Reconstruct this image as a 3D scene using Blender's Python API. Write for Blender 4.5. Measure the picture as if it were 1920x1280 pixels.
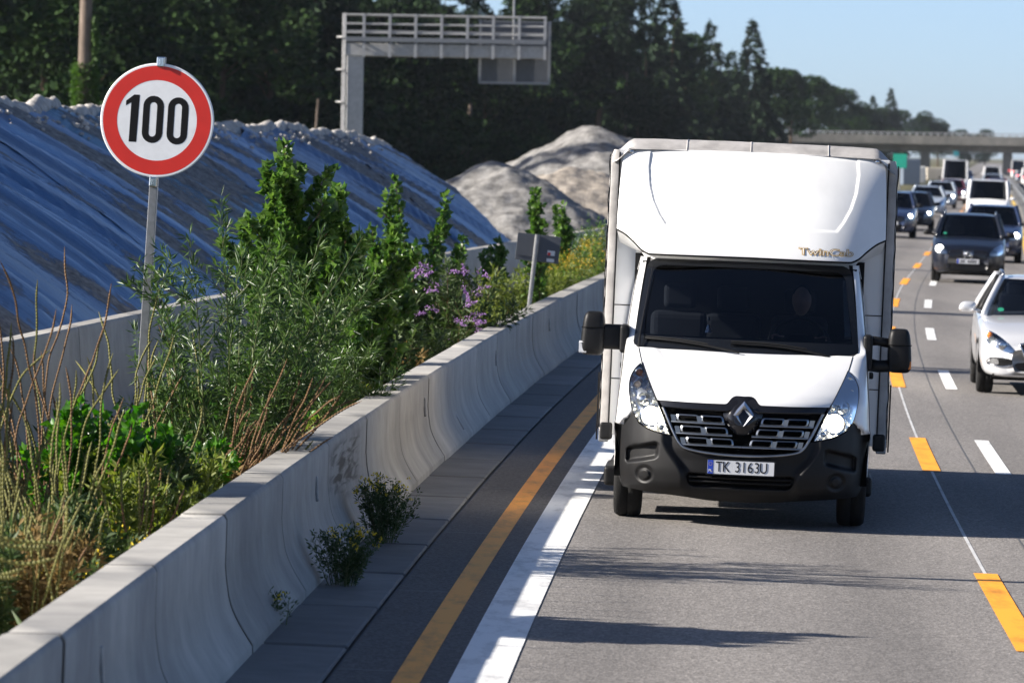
import bpy, bmesh, math, random
import numpy as np
from mathutils import Vector, Matrix, noise as mnoise
from mathutils.bvhtree import BVHTree
R = math.radians
scene = bpy.context.scene
for o in list(bpy.data.objects):
    bpy.data.objects.remove(o)
COL = scene.collection

# ------------------------------------------------------------------ camera
CAM_Z = 2.9
cd = bpy.data.cameras.new('camera')
cam = bpy.data.objects.new('camera', cd)
COL.objects.link(cam)
cd.sensor_fit = 'HORIZONTAL'
cd.sensor_width = 36.0
cd.lens = 187.5
cd.clip_start = 0.5
cd.clip_end = 20000
cam.matrix_world = Matrix.Translation((0, 0, CAM_Z)) @ Matrix.Rotation(R(90 - 2.07), 4, 'X') @ Matrix.Rotation(R(1.0), 4, 'Z')
cd.dof.use_dof = True
cd.dof.focus_distance = 41.6
cd.dof.aperture_fstop = 6.3
scene.camera = cam

# ------------------------------------------------------------------ sky, sun, exposure
SUN_EL, SUN_AZ = 28.0, -96.0          # azimuth from +Y (view direction), negative = from the left, a little behind the camera
world = bpy.data.worlds.new('World')
scene.world = world
world.use_nodes = True
wn = world.node_tree.nodes
wl = world.node_tree.links
wn.clear()
sky = wn.new('ShaderNodeTexSky')
sky.sky_type = 'NISHITA'
sky.sun_disc = False
sky.sun_elevation = R(SUN_EL)
sky.sun_rotation = R(SUN_AZ)
sky.altitude = 0
sky.air_density = 0.4
sky.dust_density = 0.58
sky.ozone_density = 2.0
bg = wn.new('ShaderNodeBackground')
bg.inputs['Strength'].default_value = 0.082
wo = wn.new('ShaderNodeOutputWorld')
wl.new(sky.outputs[0], bg.inputs['Color'])
wl.new(bg.outputs[0], wo.inputs['Surface'])

sd = bpy.data.lights.new('sun', 'SUN')
sd.energy = 5.0
sd.angle = R(0.53)
sd.color = (1.0, 0.93, 0.84)
sun = bpy.data.objects.new('sun', sd)
COL.objects.link(sun)
az, el = R(SUN_AZ), R(SUN_EL)
sdir = Vector((math.sin(az) * math.cos(el), math.cos(az) * math.cos(el), math.sin(el)))
sun.rotation_euler = sdir.to_track_quat('Z', 'Y').to_euler()
sun.location = sdir * 60

scene.render.engine = 'CYCLES'
scene.view_settings.view_transform = 'Standard'
scene.view_settings.look = 'None'
scene.view_settings.gamma = 1.0
scene.view_settings.exposure = 1.2

# ------------------------------------------------------------------ road geometry
def S_(Y):
    if Y < 130: return 0.0425 + (Y - 35) * 0.00052
    return 0.0919 if Y < 300 else 0.0892
_cy = np.arange(-60, 4001, 1.0)
_cs = np.array([S_(y) for y in _cy])
_cc = np.concatenate([[0], np.cumsum((_cs[1:] + _cs[:-1]) / 2)])
_cc += 3.35 - np.interp(37.1, _cy, _cc)
def C(Y): return float(np.interp(Y, _cy, _cc))          # X of the dashed lane line at distance Y
def zr(t): return -0.025 * (max(-5.5, min(14.0, t)) + 1.76)   # crossfall
def P(t, Y, h=0.0): return (C(Y) + t, Y, zr(t) + h)
def B2T(Y): return -8.15 + (Y - 53.6) * 0.0205 if Y < 130 else -6.6   # lateral place of the rear barrier

# ------------------------------------------------------------------ mesh helpers
def mk(name, V, F, mat=None, parent=None, smooth=False):
    me = bpy.data.meshes.new(name)
    me.from_pydata([tuple(map(float, v)) for v in V], [], [tuple(f) for f in F])
    if smooth:
        me.polygons.foreach_set('use_smooth', [True] * len(me.polygons))
    mats = mat if isinstance(mat, (list, tuple)) else [mat]
    for m in mats:
        if m: me.materials.append(m)
    me.update()
    o = bpy.data.objects.new(name, me)
    COL.objects.link(o)
    if parent: o.parent = parent
    return o

def mk_tris(name, V, F, mat, parent=None, smooth=False):
    """numpy: V (n,3), F (m,3 or 4)"""
    me = bpy.data.meshes.new(name)
    V = np.asarray(V, np.float32); F = np.asarray(F, np.int32)
    k = F.shape[1]
    me.vertices.add(len(V)); me.vertices.foreach_set('co', V.ravel())
    me.loops.add(F.size); me.loops.foreach_set('vertex_index', F.ravel())
    me.polygons.add(len(F))
    me.polygons.foreach_set('loop_start', np.arange(0, F.size, k, dtype=np.int32))
    me.polygons.foreach_set('loop_total', np.full(len(F), k, np.int32))
    if smooth: me.polygons.foreach_set('use_smooth', np.ones(len(F), bool))
    me.materials.append(mat)
    me.update(calc_edges=True); me.validate()
    o = bpy.data.objects.new(name, me)
    COL.objects.link(o)
    if parent: o.parent = parent
    return o

def thing(name, label, cat, loc=(0, 0, 0), rotz=0.0, group=None, parent=None):
    o = bpy.data.objects.new(name, None)
    o.empty_display_size = 0.2
    COL.objects.link(o)
    o.location = loc
    o.rotation_euler = (0, 0, rotz)
    return tag(o, label, cat, group)

def tag(o, label=None, cat=None, group=None, kind=None):
    if label: o['label'] = label
    if cat: o['category'] = cat
    if group: o['group'] = group
    if kind: o['kind'] = kind
    return o

def copy_tree(o, parent=None):
    c = o.copy(); COL.objects.link(c); c.parent = parent
    for ch in list(o.children): copy_tree(ch, c)
    return c

def gridf(fn, us, vs, wrap=False, skip=None):
    V = [fn(u, v) for v in vs for u in us]
    n = len(us); F = []
    for j in range(len(vs) - 1):
        for i in range(n - (0 if wrap else 1)):
            if skip and skip(i, j): continue
            a = j * n + i; b = j * n + (i + 1) % n
            F.append((a, b, b + n, a + n))
    return V, F

def lin(a, b, n): return [a + (b - a) * i / (n - 1) for i in range(n)]

def herm(keys, x):
    """smooth interpolation of keys [(x, v0, v1..)] -> tuple or float"""
    ks = keys
    if x <= ks[0][0]: r = ks[0][1:]; return r[0] if len(r) == 1 else r
    if x >= ks[-1][0]: r = ks[-1][1:]; return r[0] if len(r) == 1 else r
    i = 0
    while ks[i + 1][0] < x: i += 1
    x0, x1 = ks[i][0], ks[i + 1][0]
    h = x1 - x0; t = (x - x0) / h
    out = []
    for c in range(1, len(ks[0])):
        p0, p1 = ks[i][c], ks[i + 1][c]
        d = (p1 - p0) / h
        def tan(j):
            if j <= 0 or j >= len(ks) - 1:
                return d
            dl = (ks[j][c] - ks[j - 1][c]) / (ks[j][0] - ks[j - 1][0])
            dr = (ks[j + 1][c] - ks[j][c]) / (ks[j + 1][0] - ks[j][0])
            if dl * dr <= 0: return 0.0
            return 2 * dl * dr / (dl + dr)
        m0, m1 = tan(i), tan(i + 1)
        t2, t3 = t * t, t * t * t
        out.append((2 * t3 - 3 * t2 + 1) * p0 + (t3 - 2 * t2 + t) * h * m0 + (-2 * t3 + 3 * t2) * p1 + (t3 - t2) * h * m1)
    return out[0] if len(out) == 1 else tuple(out)

def spline(pts, n, closed=False):
    """Catmull-Rom through pts (any dim) -> n points per span"""
    P_ = [np.array(p, float) for p in pts]
    m = len(P_); out = []
    spans = m if closed else m - 1
    for i in range(spans):
        if closed:
            p0, p1, p2, p3 = P_[i - 1], P_[i], P_[(i + 1) % m], P_[(i + 2) % m]
        else:
            p1, p2 = P_[i], P_[i + 1]
            p0 = P_[i - 1] if i > 0 else 2 * p1 - p2
            p3 = P_[i + 2] if i + 2 < m else 2 * p2 - p1
        for k in range(n):
            t = k / n
            out.append(0.5 * ((2 * p1) + (-p0 + p2) * t + (2 * p0 - 5 * p1 + 4 * p2 - p3) * t * t + (-p0 + 3 * p1 - 3 * p2 + p3) * t ** 3))
    if not closed: out.append(P_[-1])
    return [tuple(p) for p in out]

def tube(path, rad, seg=8, closed=False, cap=True):
    """tube along path; rad scalar or list"""
    pts = [Vector(p) for p in path]
    n = len(pts); V = []; F = []
    prev = None
    for i, p in enumerate(pts):
        if closed: d = pts[(i + 1) % n] - pts[i - 1]
        elif i == 0: d = pts[1] - pts[0]
        elif i == n - 1: d = pts[-1] - pts[-2]
        else: d = pts[i + 1] - pts[i - 1]
        d.normalize()
        if prev is None:
            a = Vector((0, 0, 1)) if abs(d.z) < 0.9 else Vector((1, 0, 0))
            nrm = d.cross(a).normalized()
        else:
            nrm = (prev - d * prev.dot(d)).normalized()
        prev = nrm
        bn = d.cross(nrm)
        r = rad[i] if isinstance(rad, (list, tuple)) else rad
        for k in range(seg):
            an = 2 * math.pi * k / seg
            V.append(p + (nrm * math.cos(an) + bn * math.sin(an)) * r)
    m = n if closed else n - 1
    for i in range(m):
        for k in range(seg):
            a = i * seg + k; b = i * seg + (k + 1) % seg
            c = ((i + 1) % n) * seg + (k + 1) % seg; d_ = ((i + 1) % n) * seg + k
            F.append((a, b, c, d_))
    if cap and not closed:
        F.append(tuple(range(seg))[::-1]); F.append(tuple((n - 1) * seg + k for k in range(seg)))
    return V, F

def merge(*parts):
    V = []; F = []
    for v, f in parts:
        k = len(V); V += list(v); F += [tuple(i + k for i in q) for q in f]
    return V, F

def xf(vf, M_):
    return [M_ @ Vector(v) for v in vf[0]], vf[1]

def shift(vf, d):
    return [(v[0] + d[0], v[1] + d[1], v[2] + d[2]) for v in vf[0]], vf[1]

def box(x0, x1, y0, y1, z0, z1, bev=0.0):
    if bev <= 0:
        V = [(x, y, z) for z in (z0, z1) for y in (y0, y1) for x in (x0, x1)]
        return V, [(0, 2, 3, 1), (4, 5, 7, 6), (0, 1, 5, 4), (2, 6, 7, 3), (0, 4, 6, 2), (1, 3, 7, 5)]
    bm = bmesh.new()
    bmesh.ops.create_cube(bm, size=1.0)
    for v in bm.verts:
        v.co = Vector(((x0 + x1) / 2 + v.co.x * (x1 - x0), (y0 + y1) / 2 + v.co.y * (y1 - y0), (z0 + z1) / 2 + v.co.z * (z1 - z0)))
    bmesh.ops.bevel(bm, geom=bm.edges[:], offset=bev, segments=3, profile=0.5, affect='EDGES')
    bm.verts.ensure_lookup_table(); bm.verts.index_update()
    V = [tuple(v.co) for v in bm.verts]; F = [tuple(v.index for v in f.verts) for f in bm.faces]
    bm.free()
    return V, F

def bar(p, q, w, h):
    """rectangular bar from p to q"""
    p, q = Vector(p), Vector(q)
    d = (q - p).normalized()
    a = Vector((0, 0, 1)) if abs(d.z) < 0.9 else Vector((1, 0, 0))
    s = d.cross(a).normalized() * w / 2; u = s.cross(d).normalized() * h / 2
    V = [p - s - u, p + s - u, p + s + u, p - s + u, q - s - u, q + s - u, q + s + u, q - s + u]
    return V, [(0, 1, 2, 3), (4, 7, 6, 5), (0, 4, 5, 1), (1, 5, 6, 2), (2, 6, 7, 3), (3, 7, 4, 0)]

def lathe(prof, n=32, axis='x'):
    """prof [(r, a)] around axis"""
    V = []; F = []; m = len(prof)
    for k in range(n):
        c, s = math.cos(2 * math.pi * k / n), math.sin(2 * math.pi * k / n)
        for r, a in prof:
            V.append((a, r * c, r * s) if axis == 'x' else ((r * c, a, r * s) if axis == 'y' else (r * c, r * s, a)))
    for k in range(n):
        for i in range(m - 1):
            a = k * m + i; b = ((k + 1) % n) * m + i
            F.append((a, b, b + 1, a + 1))
    return V, F

def patch(outline, depth, rings=4):
    """front-view outline [(x,z)] filled with concentric rings; depth(x,z)->y"""
    n = len(outline)
    cx = sum(p[0] for p in outline) / n; cz = sum(p[1] for p in outline) / n
    V = []; F = []
    for r in range(rings):
        k = 1 - r / rings
        for x, z in outline:
            a, b = cx + (x - cx) * k, cz + (z - cz) * k
            V.append((a, depth(a, b), b))
    V.append((cx, depth(cx, cz), cz))
    for r in range(rings - 1):
        for i in range(n):
            j = (i + 1) % n
            F.append((r * n + i, r * n + j, (r + 1) * n + j, (r + 1) * n + i))
    for i in range(n):
        F.append(((rings - 1) * n + i, (rings - 1) * n + (i + 1) % n, len(V) - 1))
    return V, F

def ringpatch(outer, inner, depth, d2=None):
    n = len(outer)
    V = [(x, depth(x, z), z) for x, z in outer] + [(x, (d2 or depth)(x, z), z) for x, z in inner]
    F = [(i, (i + 1) % n, n + (i + 1) % n, n + i) for i in range(n)]
    return V, F

def prism(outline, y0, y1):
    """extrude a front-view outline (x,z) from y0 to y1"""
    n = len(outline)
    V = [(x, y0, z) for x, z in outline] + [(x, y1, z) for x, z in outline]
    F = [tuple(range(n)), tuple(range(2 * n - 1, n - 1, -1))]
    F += [(i, n + i, n + (i + 1) % n, (i + 1) % n) for i in range(n)]
    return V, F

def rrect(cx, cz, w, h, r, n=5):
    pts = []
    for sx, sz, a0 in ((1, 1, 0), (-1, 1, 90), (-1, -1, 180), (1, -1, 270)):
        for k in range(n):
            a = R(a0 + 90 * k / (n - 1))
            pts.append((cx + sx * (w / 2 - r) + r * math.cos(a), cz + sz * (h / 2 - r) + r * math.sin(a)))
    return pts

def text_mesh(name, s, size, mat, parent, loc, rot, align='CENTER', extrude=0.001, offset=0.0, sx=1.0):
    cu = bpy.data.curves.new(name, 'FONT')
    cu.body = s; cu.size = size; cu.align_x = align; cu.align_y = 'CENTER'
    cu.extrude = extrude; cu.offset = offset
    t = bpy.data.objects.new(name + '_tmp', cu)
    COL.objects.link(t)
    dg = bpy.context.evaluated_depsgraph_get()
    me = bpy.data.meshes.new_from_object(t.evaluated_get(dg))
    me.name = name
    bpy.data.objects.remove(t); bpy.data.curves.remove(cu)
    me.materials.clear(); me.materials.append(mat)
    o = bpy.data.objects.new(name, me)
    COL.objects.link(o); o.parent = parent
    o.location = loc; o.rotation_euler = rot; o.scale = (sx, 1, 1)
    return o

def sstep(a, b, x):
    t = min(1.0, max(0.0, (x - a) / (b - a))); return t * t * (3 - 2 * t)

# ------------------------------------------------------------------ materials
def nodes(name):
    m = bpy.data.materials.new(name)
    m.use_nodes = True
    nt = m.node_tree
    return m, nt, nt.nodes['Principled BSDF']

def N(nt, kind, **kw):
    n = nt.nodes.new('ShaderNode' + kind)
    for k, v in kw.items():
        if k in n.inputs.keys(): n.inputs[k].default_value = v
        else: setattr(n, k, v)
    return n

def ramp(nt, stops):
    n = nt.nodes.new('ShaderNodeValToRGB')
    e = n.color_ramp.elements
    while len(e) < len(stops): e.new(0.5)
    for el_, (p, c) in zip(e, stops):
        el_.position = p; el_.color = tuple(c) + ((1,) if len(c) == 3 else ())
    return n

def M(name, col, rough=0.5, metal=0.0, var=0.12, scale=6.0, bump=0.0, bscale=40.0, coat=0.0, spec=0.5, stretch=(1, 1, 1), emit=None, est=0.0):
    m, nt, b = nodes(name)
    tc = N(nt, 'TexCoord'); mp = N(nt, 'Mapping'); mp.inputs['Scale'].default_value = stretch
    nt.links.new(tc.outputs['Object'], mp.inputs['Vector'])
    nz = N(nt, 'TexNoise', Scale=scale, Detail=6.0, Roughness=0.6)
    nt.links.new(mp.outputs[0], nz.inputs['Vector'])
    lo = tuple(c * (1 - var) for c in col); hi = tuple(min(1, c * (1 + var)) for c in col)
    rp = ramp(nt, [(0.3, lo), (0.7, hi)])
    nt.links.new(nz.outputs[0], rp.inputs[0])
    nt.links.new(rp.outputs[0], b.inputs['Base Color'])
    b.inputs['Roughness'].default_value = rough
    b.inputs['Metallic'].default_value = metal
    b.inputs['Specular IOR Level'].default_value = spec
    b.inputs['Coat Weight'].default_value = coat
    b.inputs['Coat Roughness'].default_value = 0.04
    if bump:
        nb = N(nt, 'TexNoise', Scale=bscale, Detail=5.0)
        nt.links.new(mp.outputs[0], nb.inputs['Vector'])
        bp = N(nt, 'Bump', Strength=bump, Distance=0.02)
        nt.links.new(nb.outputs[0], bp.inputs['Height'])
        nt.links.new(bp.outputs[0], b.inputs['Normal'])
    if emit:
        b.inputs['Emission Color'].default_value = tuple(emit) + (1,)
        b.inputs['Emission Strength'].default_value = est
    return m

def M_glass(name, tint=(0.25, 0.28, 0.3), rough=0.02, refl=(1, 1, 1), ior=1.5):
    m, nt, b = nodes(name)
    nt.nodes.remove(b)
    out = nt.nodes['Material Output']
    tr = N(nt, 'BsdfTransparent'); tr.inputs[0].default_value = tuple(tint) + (1,)
    gl = N(nt, 'BsdfGlossy', Roughness=rough); gl.inputs[0].default_value = tuple(refl) + (1,)
    fr = N(nt, 'Fresnel', IOR=ior)
    mx = N(nt, 'MixShader')
    nt.links.new(fr.outputs[0], mx.inputs[0]); nt.links.new(tr.outputs[0], mx.inputs[1]); nt.links.new(gl.outputs[0], mx.inputs[2])
    nt.links.new(mx.outputs[0], out.inputs['Surface'])
    return m

def M_leaf(name, c0, c1, trans=0.35, rough=0.45, spec=0.5):
    m, nt, b = nodes(name)
    g = N(nt, 'NewGeometry')
    rp = ramp(nt, [(0.0, c0), (1.0, c1)])
    nt.links.new(g.outputs['Random Per Island'], rp.inputs[0])
    nt.links.new(rp.outputs[0], b.inputs['Base Color'])
    b.inputs['Roughness'].default_value = rough
    b.inputs['Specular IOR Level'].default_value = spec
    tl = N(nt, 'BsdfTranslucent')
    hs = N(nt, 'HueSaturation', Value=1.5, Saturation=1.1)
    nt.links.new(rp.outputs[0], hs.inputs['Color'])
    nt.links.new(hs.outputs[0], tl.inputs['Color'])
    mx = N(nt, 'MixShader'); mx.inputs[0].default_value = trans
    nt.links.new(b.outputs[0], mx.inputs[1]); nt.links.new(tl.outputs[0], mx.inputs[2])
    nt.links.new(mx.outputs[0], nt.nodes['Material Output'].inputs['Surface'])
    return m

def M_asphalt(name='asphalt', dark=1.0):
    m, nt, b = nodes(name)
    tc = N(nt, 'TexCoord')
    v = N(nt, 'TexVoronoi', Scale=55.0); nt.links.new(tc.outputs['Object'], v.inputs['Vector'])
    n2 = N(nt, 'TexNoise', Scale=90.0, Detail=3.0); nt.links.new(tc.outputs['Object'], n2.inputs['Vector'])
    mp = N(nt, 'Mapping'); mp.inputs['Scale'].default_value = (0.8, 0.06, 1); nt.links.new(tc.outputs['Object'], mp.inputs['Vector'])
    n3 = N(nt, 'TexNoise', Scale=1.3, Detail=5.0); nt.links.new(mp.outputs[0], n3.inputs['Vector'])
    r1 = ramp(nt, [(0.0, tuple(c * dark for c in (0.12, 0.112, 0.106))), (0.55, tuple(c * dark for c in (0.212, 0.200, 0.190))), (1.0, tuple(c * dark for c in (0.34, 0.32, 0.305)))])
    nt.links.new(v.outputs['Color'], r1.inputs[0])
    r3 = ramp(nt, [(0.28, (0.80, 0.80, 0.80)), (0.72, (1.14, 1.13, 1.11))]); nt.links.new(n3.outputs[0], r3.inputs[0])
    r2 = ramp(nt, [(0.3, (0.72, 0.72, 0.72)), (0.7, (1.22, 1.22, 1.22))]); nt.links.new(n2.outputs[0], r2.inputs[0])
    m1 = N(nt, 'Mix', data_type='RGBA', blend_type='MULTIPLY'); m1.inputs[0].default_value = 1
    nt.links.new(r1.outputs[0], m1.inputs[6]); nt.links.new(r2.outputs[0], m1.inputs[7])
    m2 = N(nt, 'Mix', data_type='RGBA', blend_type='MULTIPLY'); m2.inputs[0].default_value = 1
    nt.links.new(m1.outputs[2], m2.inputs[6]); nt.links.new(r3.outputs[0], m2.inputs[7])
    at_ = N(nt, 'Attribute', attribute_name='wear')
    n4 = N(nt, 'TexNoise', Scale=0.55, Detail=6.0, Roughness=0.7); nt.links.new(tc.outputs['Object'], n4.inputs['Vector'])
    r4 = ramp(nt, [(0.30, (0.86, 0.855, 0.85)), (0.42, (1, 1, 1))]); nt.links.new(n4.outputs[0], r4.inputs[0])
    m5 = N(nt, 'Mix', data_type='RGBA', blend_type='MULTIPLY'); m5.inputs[0].default_value = 1
    nt.links.new(m2.outputs[2], m5.inputs[6]); nt.links.new(r4.outputs[0], m5.inputs[7])
    wr = N(nt, 'MapRange'); wr.inputs[3].default_value = 1.0; wr.inputs[4].default_value = 0.84
    nt.links.new(at_.outputs['Fac'], wr.inputs[0])
    m6 = N(nt, 'Mix', data_type='RGBA', blend_type='MULTIPLY'); m6.inputs[0].default_value = 1
    nt.links.new(m5.outputs[2], m6.inputs[6]); nt.links.new(wr.outputs[0], m6.inputs[7])
    nt.links.new(m6.outputs[2], b.inputs['Base Color'])
    b.inputs['Roughness'].default_value = 0.8
    b.inputs['Specular IOR Level'].default_value = 0.25
    bp = N(nt, 'Bump', Strength=0.5, Distance=0.006); nt.links.new(v.outputs['Distance'], bp.inputs['Height'])
    nt.links.new(bp.outputs[0], b.inputs['Normal'])
    return m

def M_paint_line(name, col):
    m, nt, b = nodes(name)
    tc = N(nt, 'TexCoord')
    n1 = N(nt, 'TexNoise', Scale=45.0, Detail=4.0); nt.links.new(tc.outputs['Object'], n1.inputs['Vector'])
    mp = N(nt, 'Mapping'); mp.inputs['Scale'].default_value = (1, 0.3, 1); nt.links.new(tc.outputs['Object'], mp.inputs['Vector'])
    n2 = N(nt, 'TexNoise', Scale=5.0, Detail=7.0, Roughness=0.7); nt.links.new(mp.outputs[0], n2.inputs['Vector'])
    r2 = ramp(nt, [(0.32, tuple(c * 0.62 for c in col)), (0.52, col)]); nt.links.new(n2.outputs[0], r2.inputs[0])
    nt.links.new(r2.outputs[0], b.inputs['Base Color'])
    b.inputs['Roughness'].default_value = 0.6
    bp = N(nt, 'Bump', Strength=0.25, Distance=0.005); nt.links.new(n1.outputs[0], bp.inputs['Height'])
    nt.links.new(bp.outputs[0], b.inputs['Normal'])
    return m

def M_concrete(name, col=(0.42, 0.405, 0.38), scuff=False, streak=0.35):
    m, nt, b = nodes(name)
    g = N(nt, 'NewGeometry')
    oi = N(nt, 'ObjectInfo')
    n1 = N(nt, 'TexNoise', Scale=3.0, Detail=8.0, Roughness=0.65); nt.links.new(g.outputs['Position'], n1.inputs['Vector'])
    mp = N(nt, 'Mapping'); mp.inputs['Scale'].default_value = (0.2, 0.45, 0.12); nt.links.new(g.outputs['Position'], mp.inputs['Vector'])
    n2 = N(nt, 'TexNoise', Scale=1.7, Detail=7.0, Roughness=0.7); nt.links.new(mp.outputs[0], n2.inputs['Vector'])
    r1 = ramp(nt, [(0.3, tuple(c * 0.8 for c in col)), (0.7, tuple(c * 1.12 for c in col))]); nt.links.new(n1.outputs[0], r1.inputs[0])
    r2 = ramp(nt, [(0.32, (1 - streak,) * 3), (0.62, (1.04, 1.03, 1.0))]); nt.links.new(n2.outputs[0], r2.inputs[0])
    mx = N(nt, 'Mix', data_type='RGBA', blend_type='MULTIPLY'); mx.inputs[0].default_value = 1
    nt.links.new(r1.outputs[0], mx.inputs[6]); nt.links.new(r2.outputs[0], mx.inputs[7])
    # each cast element has its own tone
    mr = N(nt, 'MapRange'); mr.inputs[3].default_value = 0.76; mr.inputs[4].default_value = 1.12
    nt.links.new(oi.outputs['Random'], mr.inputs[0])
    m3 = N(nt, 'Mix', data_type='RGBA', blend_type='MULTIPLY'); m3.inputs[0].default_value = 1
    nt.links.new(mx.outputs[2], m3.inputs[6]); nt.links.new(mr.outputs[0], m3.inputs[7])
    last = m3.outputs[2]
    if scuff:   # tyre rub marks on the face of one element
        sx = N(nt, 'SeparateXYZ'); nt.links.new(g.outputs['Position'], sx.inputs[0])
        def band(sock, a, b_, c, d):
            w = N(nt, 'MapRange', interpolation_type='SMOOTHSTEP'); w.inputs[1].default_value = a; w.inputs[2].default_value = b_
            nt.links.new(sock, w.inputs[0])
            w2 = N(nt, 'MapRange', interpolation_type='SMOOTHSTEP'); w2.inputs[1].default_value = c; w2.inputs[2].default_value = d
            w2.inputs[3].default_value = 1; w2.inputs[4].default_value = 0
            nt.links.new(sock, w2.inputs[0])
            mm = N(nt, 'Math', operation='MULTIPLY'); nt.links.new(w.outputs[0], mm.inputs[0]); nt.links.new(w2.outputs[0], mm.inputs[1])
            return mm.outputs[0]
        rt = N(nt, 'Mapping'); rt.inputs['Rotation'].default_value = (R(38), 0, 0); rt.inputs['Scale'].default_value = (0.2, 0.9, 11)
        nt.links.new(g.outputs['Position'], rt.inputs['Vector'])
        n5 = N(nt, 'TexNoise', Scale=1.6, Detail=5.0, Distortion=0.6); nt.links.new(rt.outputs[0], n5.inputs['Vector'])
        r5 = ramp(nt, [(0.47, (0, 0, 0)), (0.62, (1, 1, 1))]); nt.links.new(n5.outputs[0], r5.inputs[0])
        yb = band(sx.outputs['Y'], 36.8, 37.9, 39.4, 40.5); zb = band(sx.outputs['Z'], 0.30, 0.5, 0.72, 0.82)
        mm = N(nt, 'Math', operation='MULTIPLY'); nt.links.new(yb, mm.inputs[0]); nt.links.new(zb, mm.inputs[1])
        mm2 = N(nt, 'Math', operation='MULTIPLY'); nt.links.new(mm.outputs[0], mm2.inputs[0]); nt.links.new(r5.outputs[0], mm2.inputs[1])
        m4 = N(nt, 'Mix', data_type='RGBA'); nt.links.new(mm2.outputs[0], m4.inputs[0]); nt.links.new(last, m4.inputs[6])
        m4.inputs[7].default_value = (0.035, 0.034, 0.034, 1)
        last = m4.outputs[2]
    nt.links.new(last, b.inputs['Base Color'])
    b.inputs['Roughness'].default_value = 0.72
    b.inputs['Specular IOR Level'].default_value = 0.3
    nb = N(nt, 'TexNoise', Scale=60.0, Detail=4.0); nt.links.new(g.outputs['Position'], nb.inputs['Vector'])
    bp = N(nt, 'Bump', Strength=0.18, Distance=0.01); nt.links.new(nb.outputs[0], bp.inputs['Height'])
    nt.links.new(bp.outputs[0], b.inputs['Normal'])
    return m

def M_tarp(name, col):
    m, nt, b = nodes(name)
    tc = N(nt, 'TexCoord')
    # object space: y along the heap, z up; streaks run down the slope -> vary quickly with y only
    mp = N(nt, 'Mapping'); mp.inputs['Scale'].default_value = (0.09, 0.75, 0.09); nt.links.new(tc.outputs['Object'], mp.inputs['Vector'])
    n1 = N(nt, 'TexNoise', Scale=1.5, Detail=8.0, Roughness=0.68, Distortion=0.25); nt.links.new(mp.outputs[0], n1.inputs['Vector'])
    r1 = ramp(nt, [(0.3, tuple(c * 0.45 for c in col)), (0.5, col), (0.72, tuple(min(1, c * 1.5 + k) for c, k in zip(col, (0.06, 0.09, 0.11))))]); nt.links.new(n1.outputs[0], r1.inputs[0])
    mp2 = N(nt, 'Mapping'); mp2.inputs['Scale'].default_value = (0.16, 0.30, 0.16); mp2.inputs['Location'].default_value = (3, 1.7, 0); nt.links.new(tc.outputs['Object'], mp2.inputs['Vector'])
    n2 = N(nt, 'TexNoise', Scale=1.5, Detail=4.0, Roughness=0.5); nt.links.new(mp2.outputs[0], n2.inputs['Vector'])
    n3 = N(nt, 'TexNoise', Scale=7.0, Detail=6.0, Roughness=0.75); nt.links.new(tc.outputs['Object'], n3.inputs['Vector'])
    ad = N(nt, 'Math', operation='MULTIPLY_ADD'); ad.inputs[1].default_value = 0.22
    nt.links.new(n3.outputs[0], ad.inputs[0]); nt.links.new(n2.outputs[0], ad.inputs[2])
    r2 = ramp(nt, [(0.635, (0, 0, 0)), (0.675, (1, 1, 1))]); nt.links.new(ad.outputs[0], r2.inputs[0])
    rd = ramp(nt, [(0.35, (0.055, 0.052, 0.05)), (0.65, (0.27, 0.26, 0.245))]); nt.links.new(n3.outputs[0], rd.inputs[0])
    mx = N(nt, 'Mix', data_type='RGBA'); nt.links.new(r2.outputs[0], mx.inputs[0]); nt.links.new(r1.outputs[0], mx.inputs[6]); nt.links.new(rd.outputs[0], mx.inputs[7])
    nt.links.new(mx.outputs[2], b.inputs['Base Color'])
    rr = N(nt, 'MapRange'); rr.inputs[3].default_value = 0.30; rr.inputs[4].default_value = 0.9
    nt.links.new(r2.outputs[0], rr.inputs[0]); nt.links.new(rr.outputs[0], b.inputs['Roughness'])
    bp = N(nt, 'Bump', Strength=0.6, Distance=0.08); nt.links.new(n1.outputs[0], bp.inputs['Height'])
    bp2 = N(nt, 'Bump', Strength=0.5, Distance=0.05); nt.links.new(r2.outputs[0], bp2.inputs['Height']); nt.links.new(bp.outputs[0], bp2.inputs['Normal'])
    nt.links.new(bp2.outputs[0], b.inputs['Normal'])
    return m

MAT = {}
MAT['asphalt'] = M_asphalt()
MAT['asphalt_dark'] = M_asphalt('edge_asphalt', 0.58)
MAT['line_white'] = M_paint_line('line_white', (0.82, 0.82, 0.80))
MAT['line_orange'] = M_paint_line('line_orange', (0.95, 0.37, 0.010))
MAT['line_yellow'] = M_paint_line('line_yellow', (0.75, 0.50, 0.08))
MAT['line_thin'] = M_paint_line('line_thin', (0.55, 0.55, 0.54))
MAT['crack'] = M('sealed_crack', (0.10, 0.097, 0.093), 0.6)
MAT['seam'] = M('seam', (0.02, 0.02, 0.02), 0.6)
MAT['concrete'] = M_concrete('barrier_concrete', (0.39, 0.38, 0.36), scuff=True, streak=0.32)
MAT['concrete2'] = M_concrete('rear_barrier_concrete', (0.36, 0.35, 0.33), streak=0.3)
MAT['concrete_far'] = M_concrete('bridge_concrete', (0.29, 0.28, 0.255), streak=0.4)
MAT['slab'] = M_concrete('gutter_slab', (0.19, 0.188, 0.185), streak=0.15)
MAT['soil'] = M('soil', (0.15, 0.12, 0.085), 0.95, var=0.4, scale=2.0, bump=0.6, bscale=9.0, spec=0.1)
MAT['ground'] = M('field_ground', (0.11, 0.105, 0.06), 0.95, var=0.4, scale=0.15, bump=0.5, bscale=3.0, spec=0.1)
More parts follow.
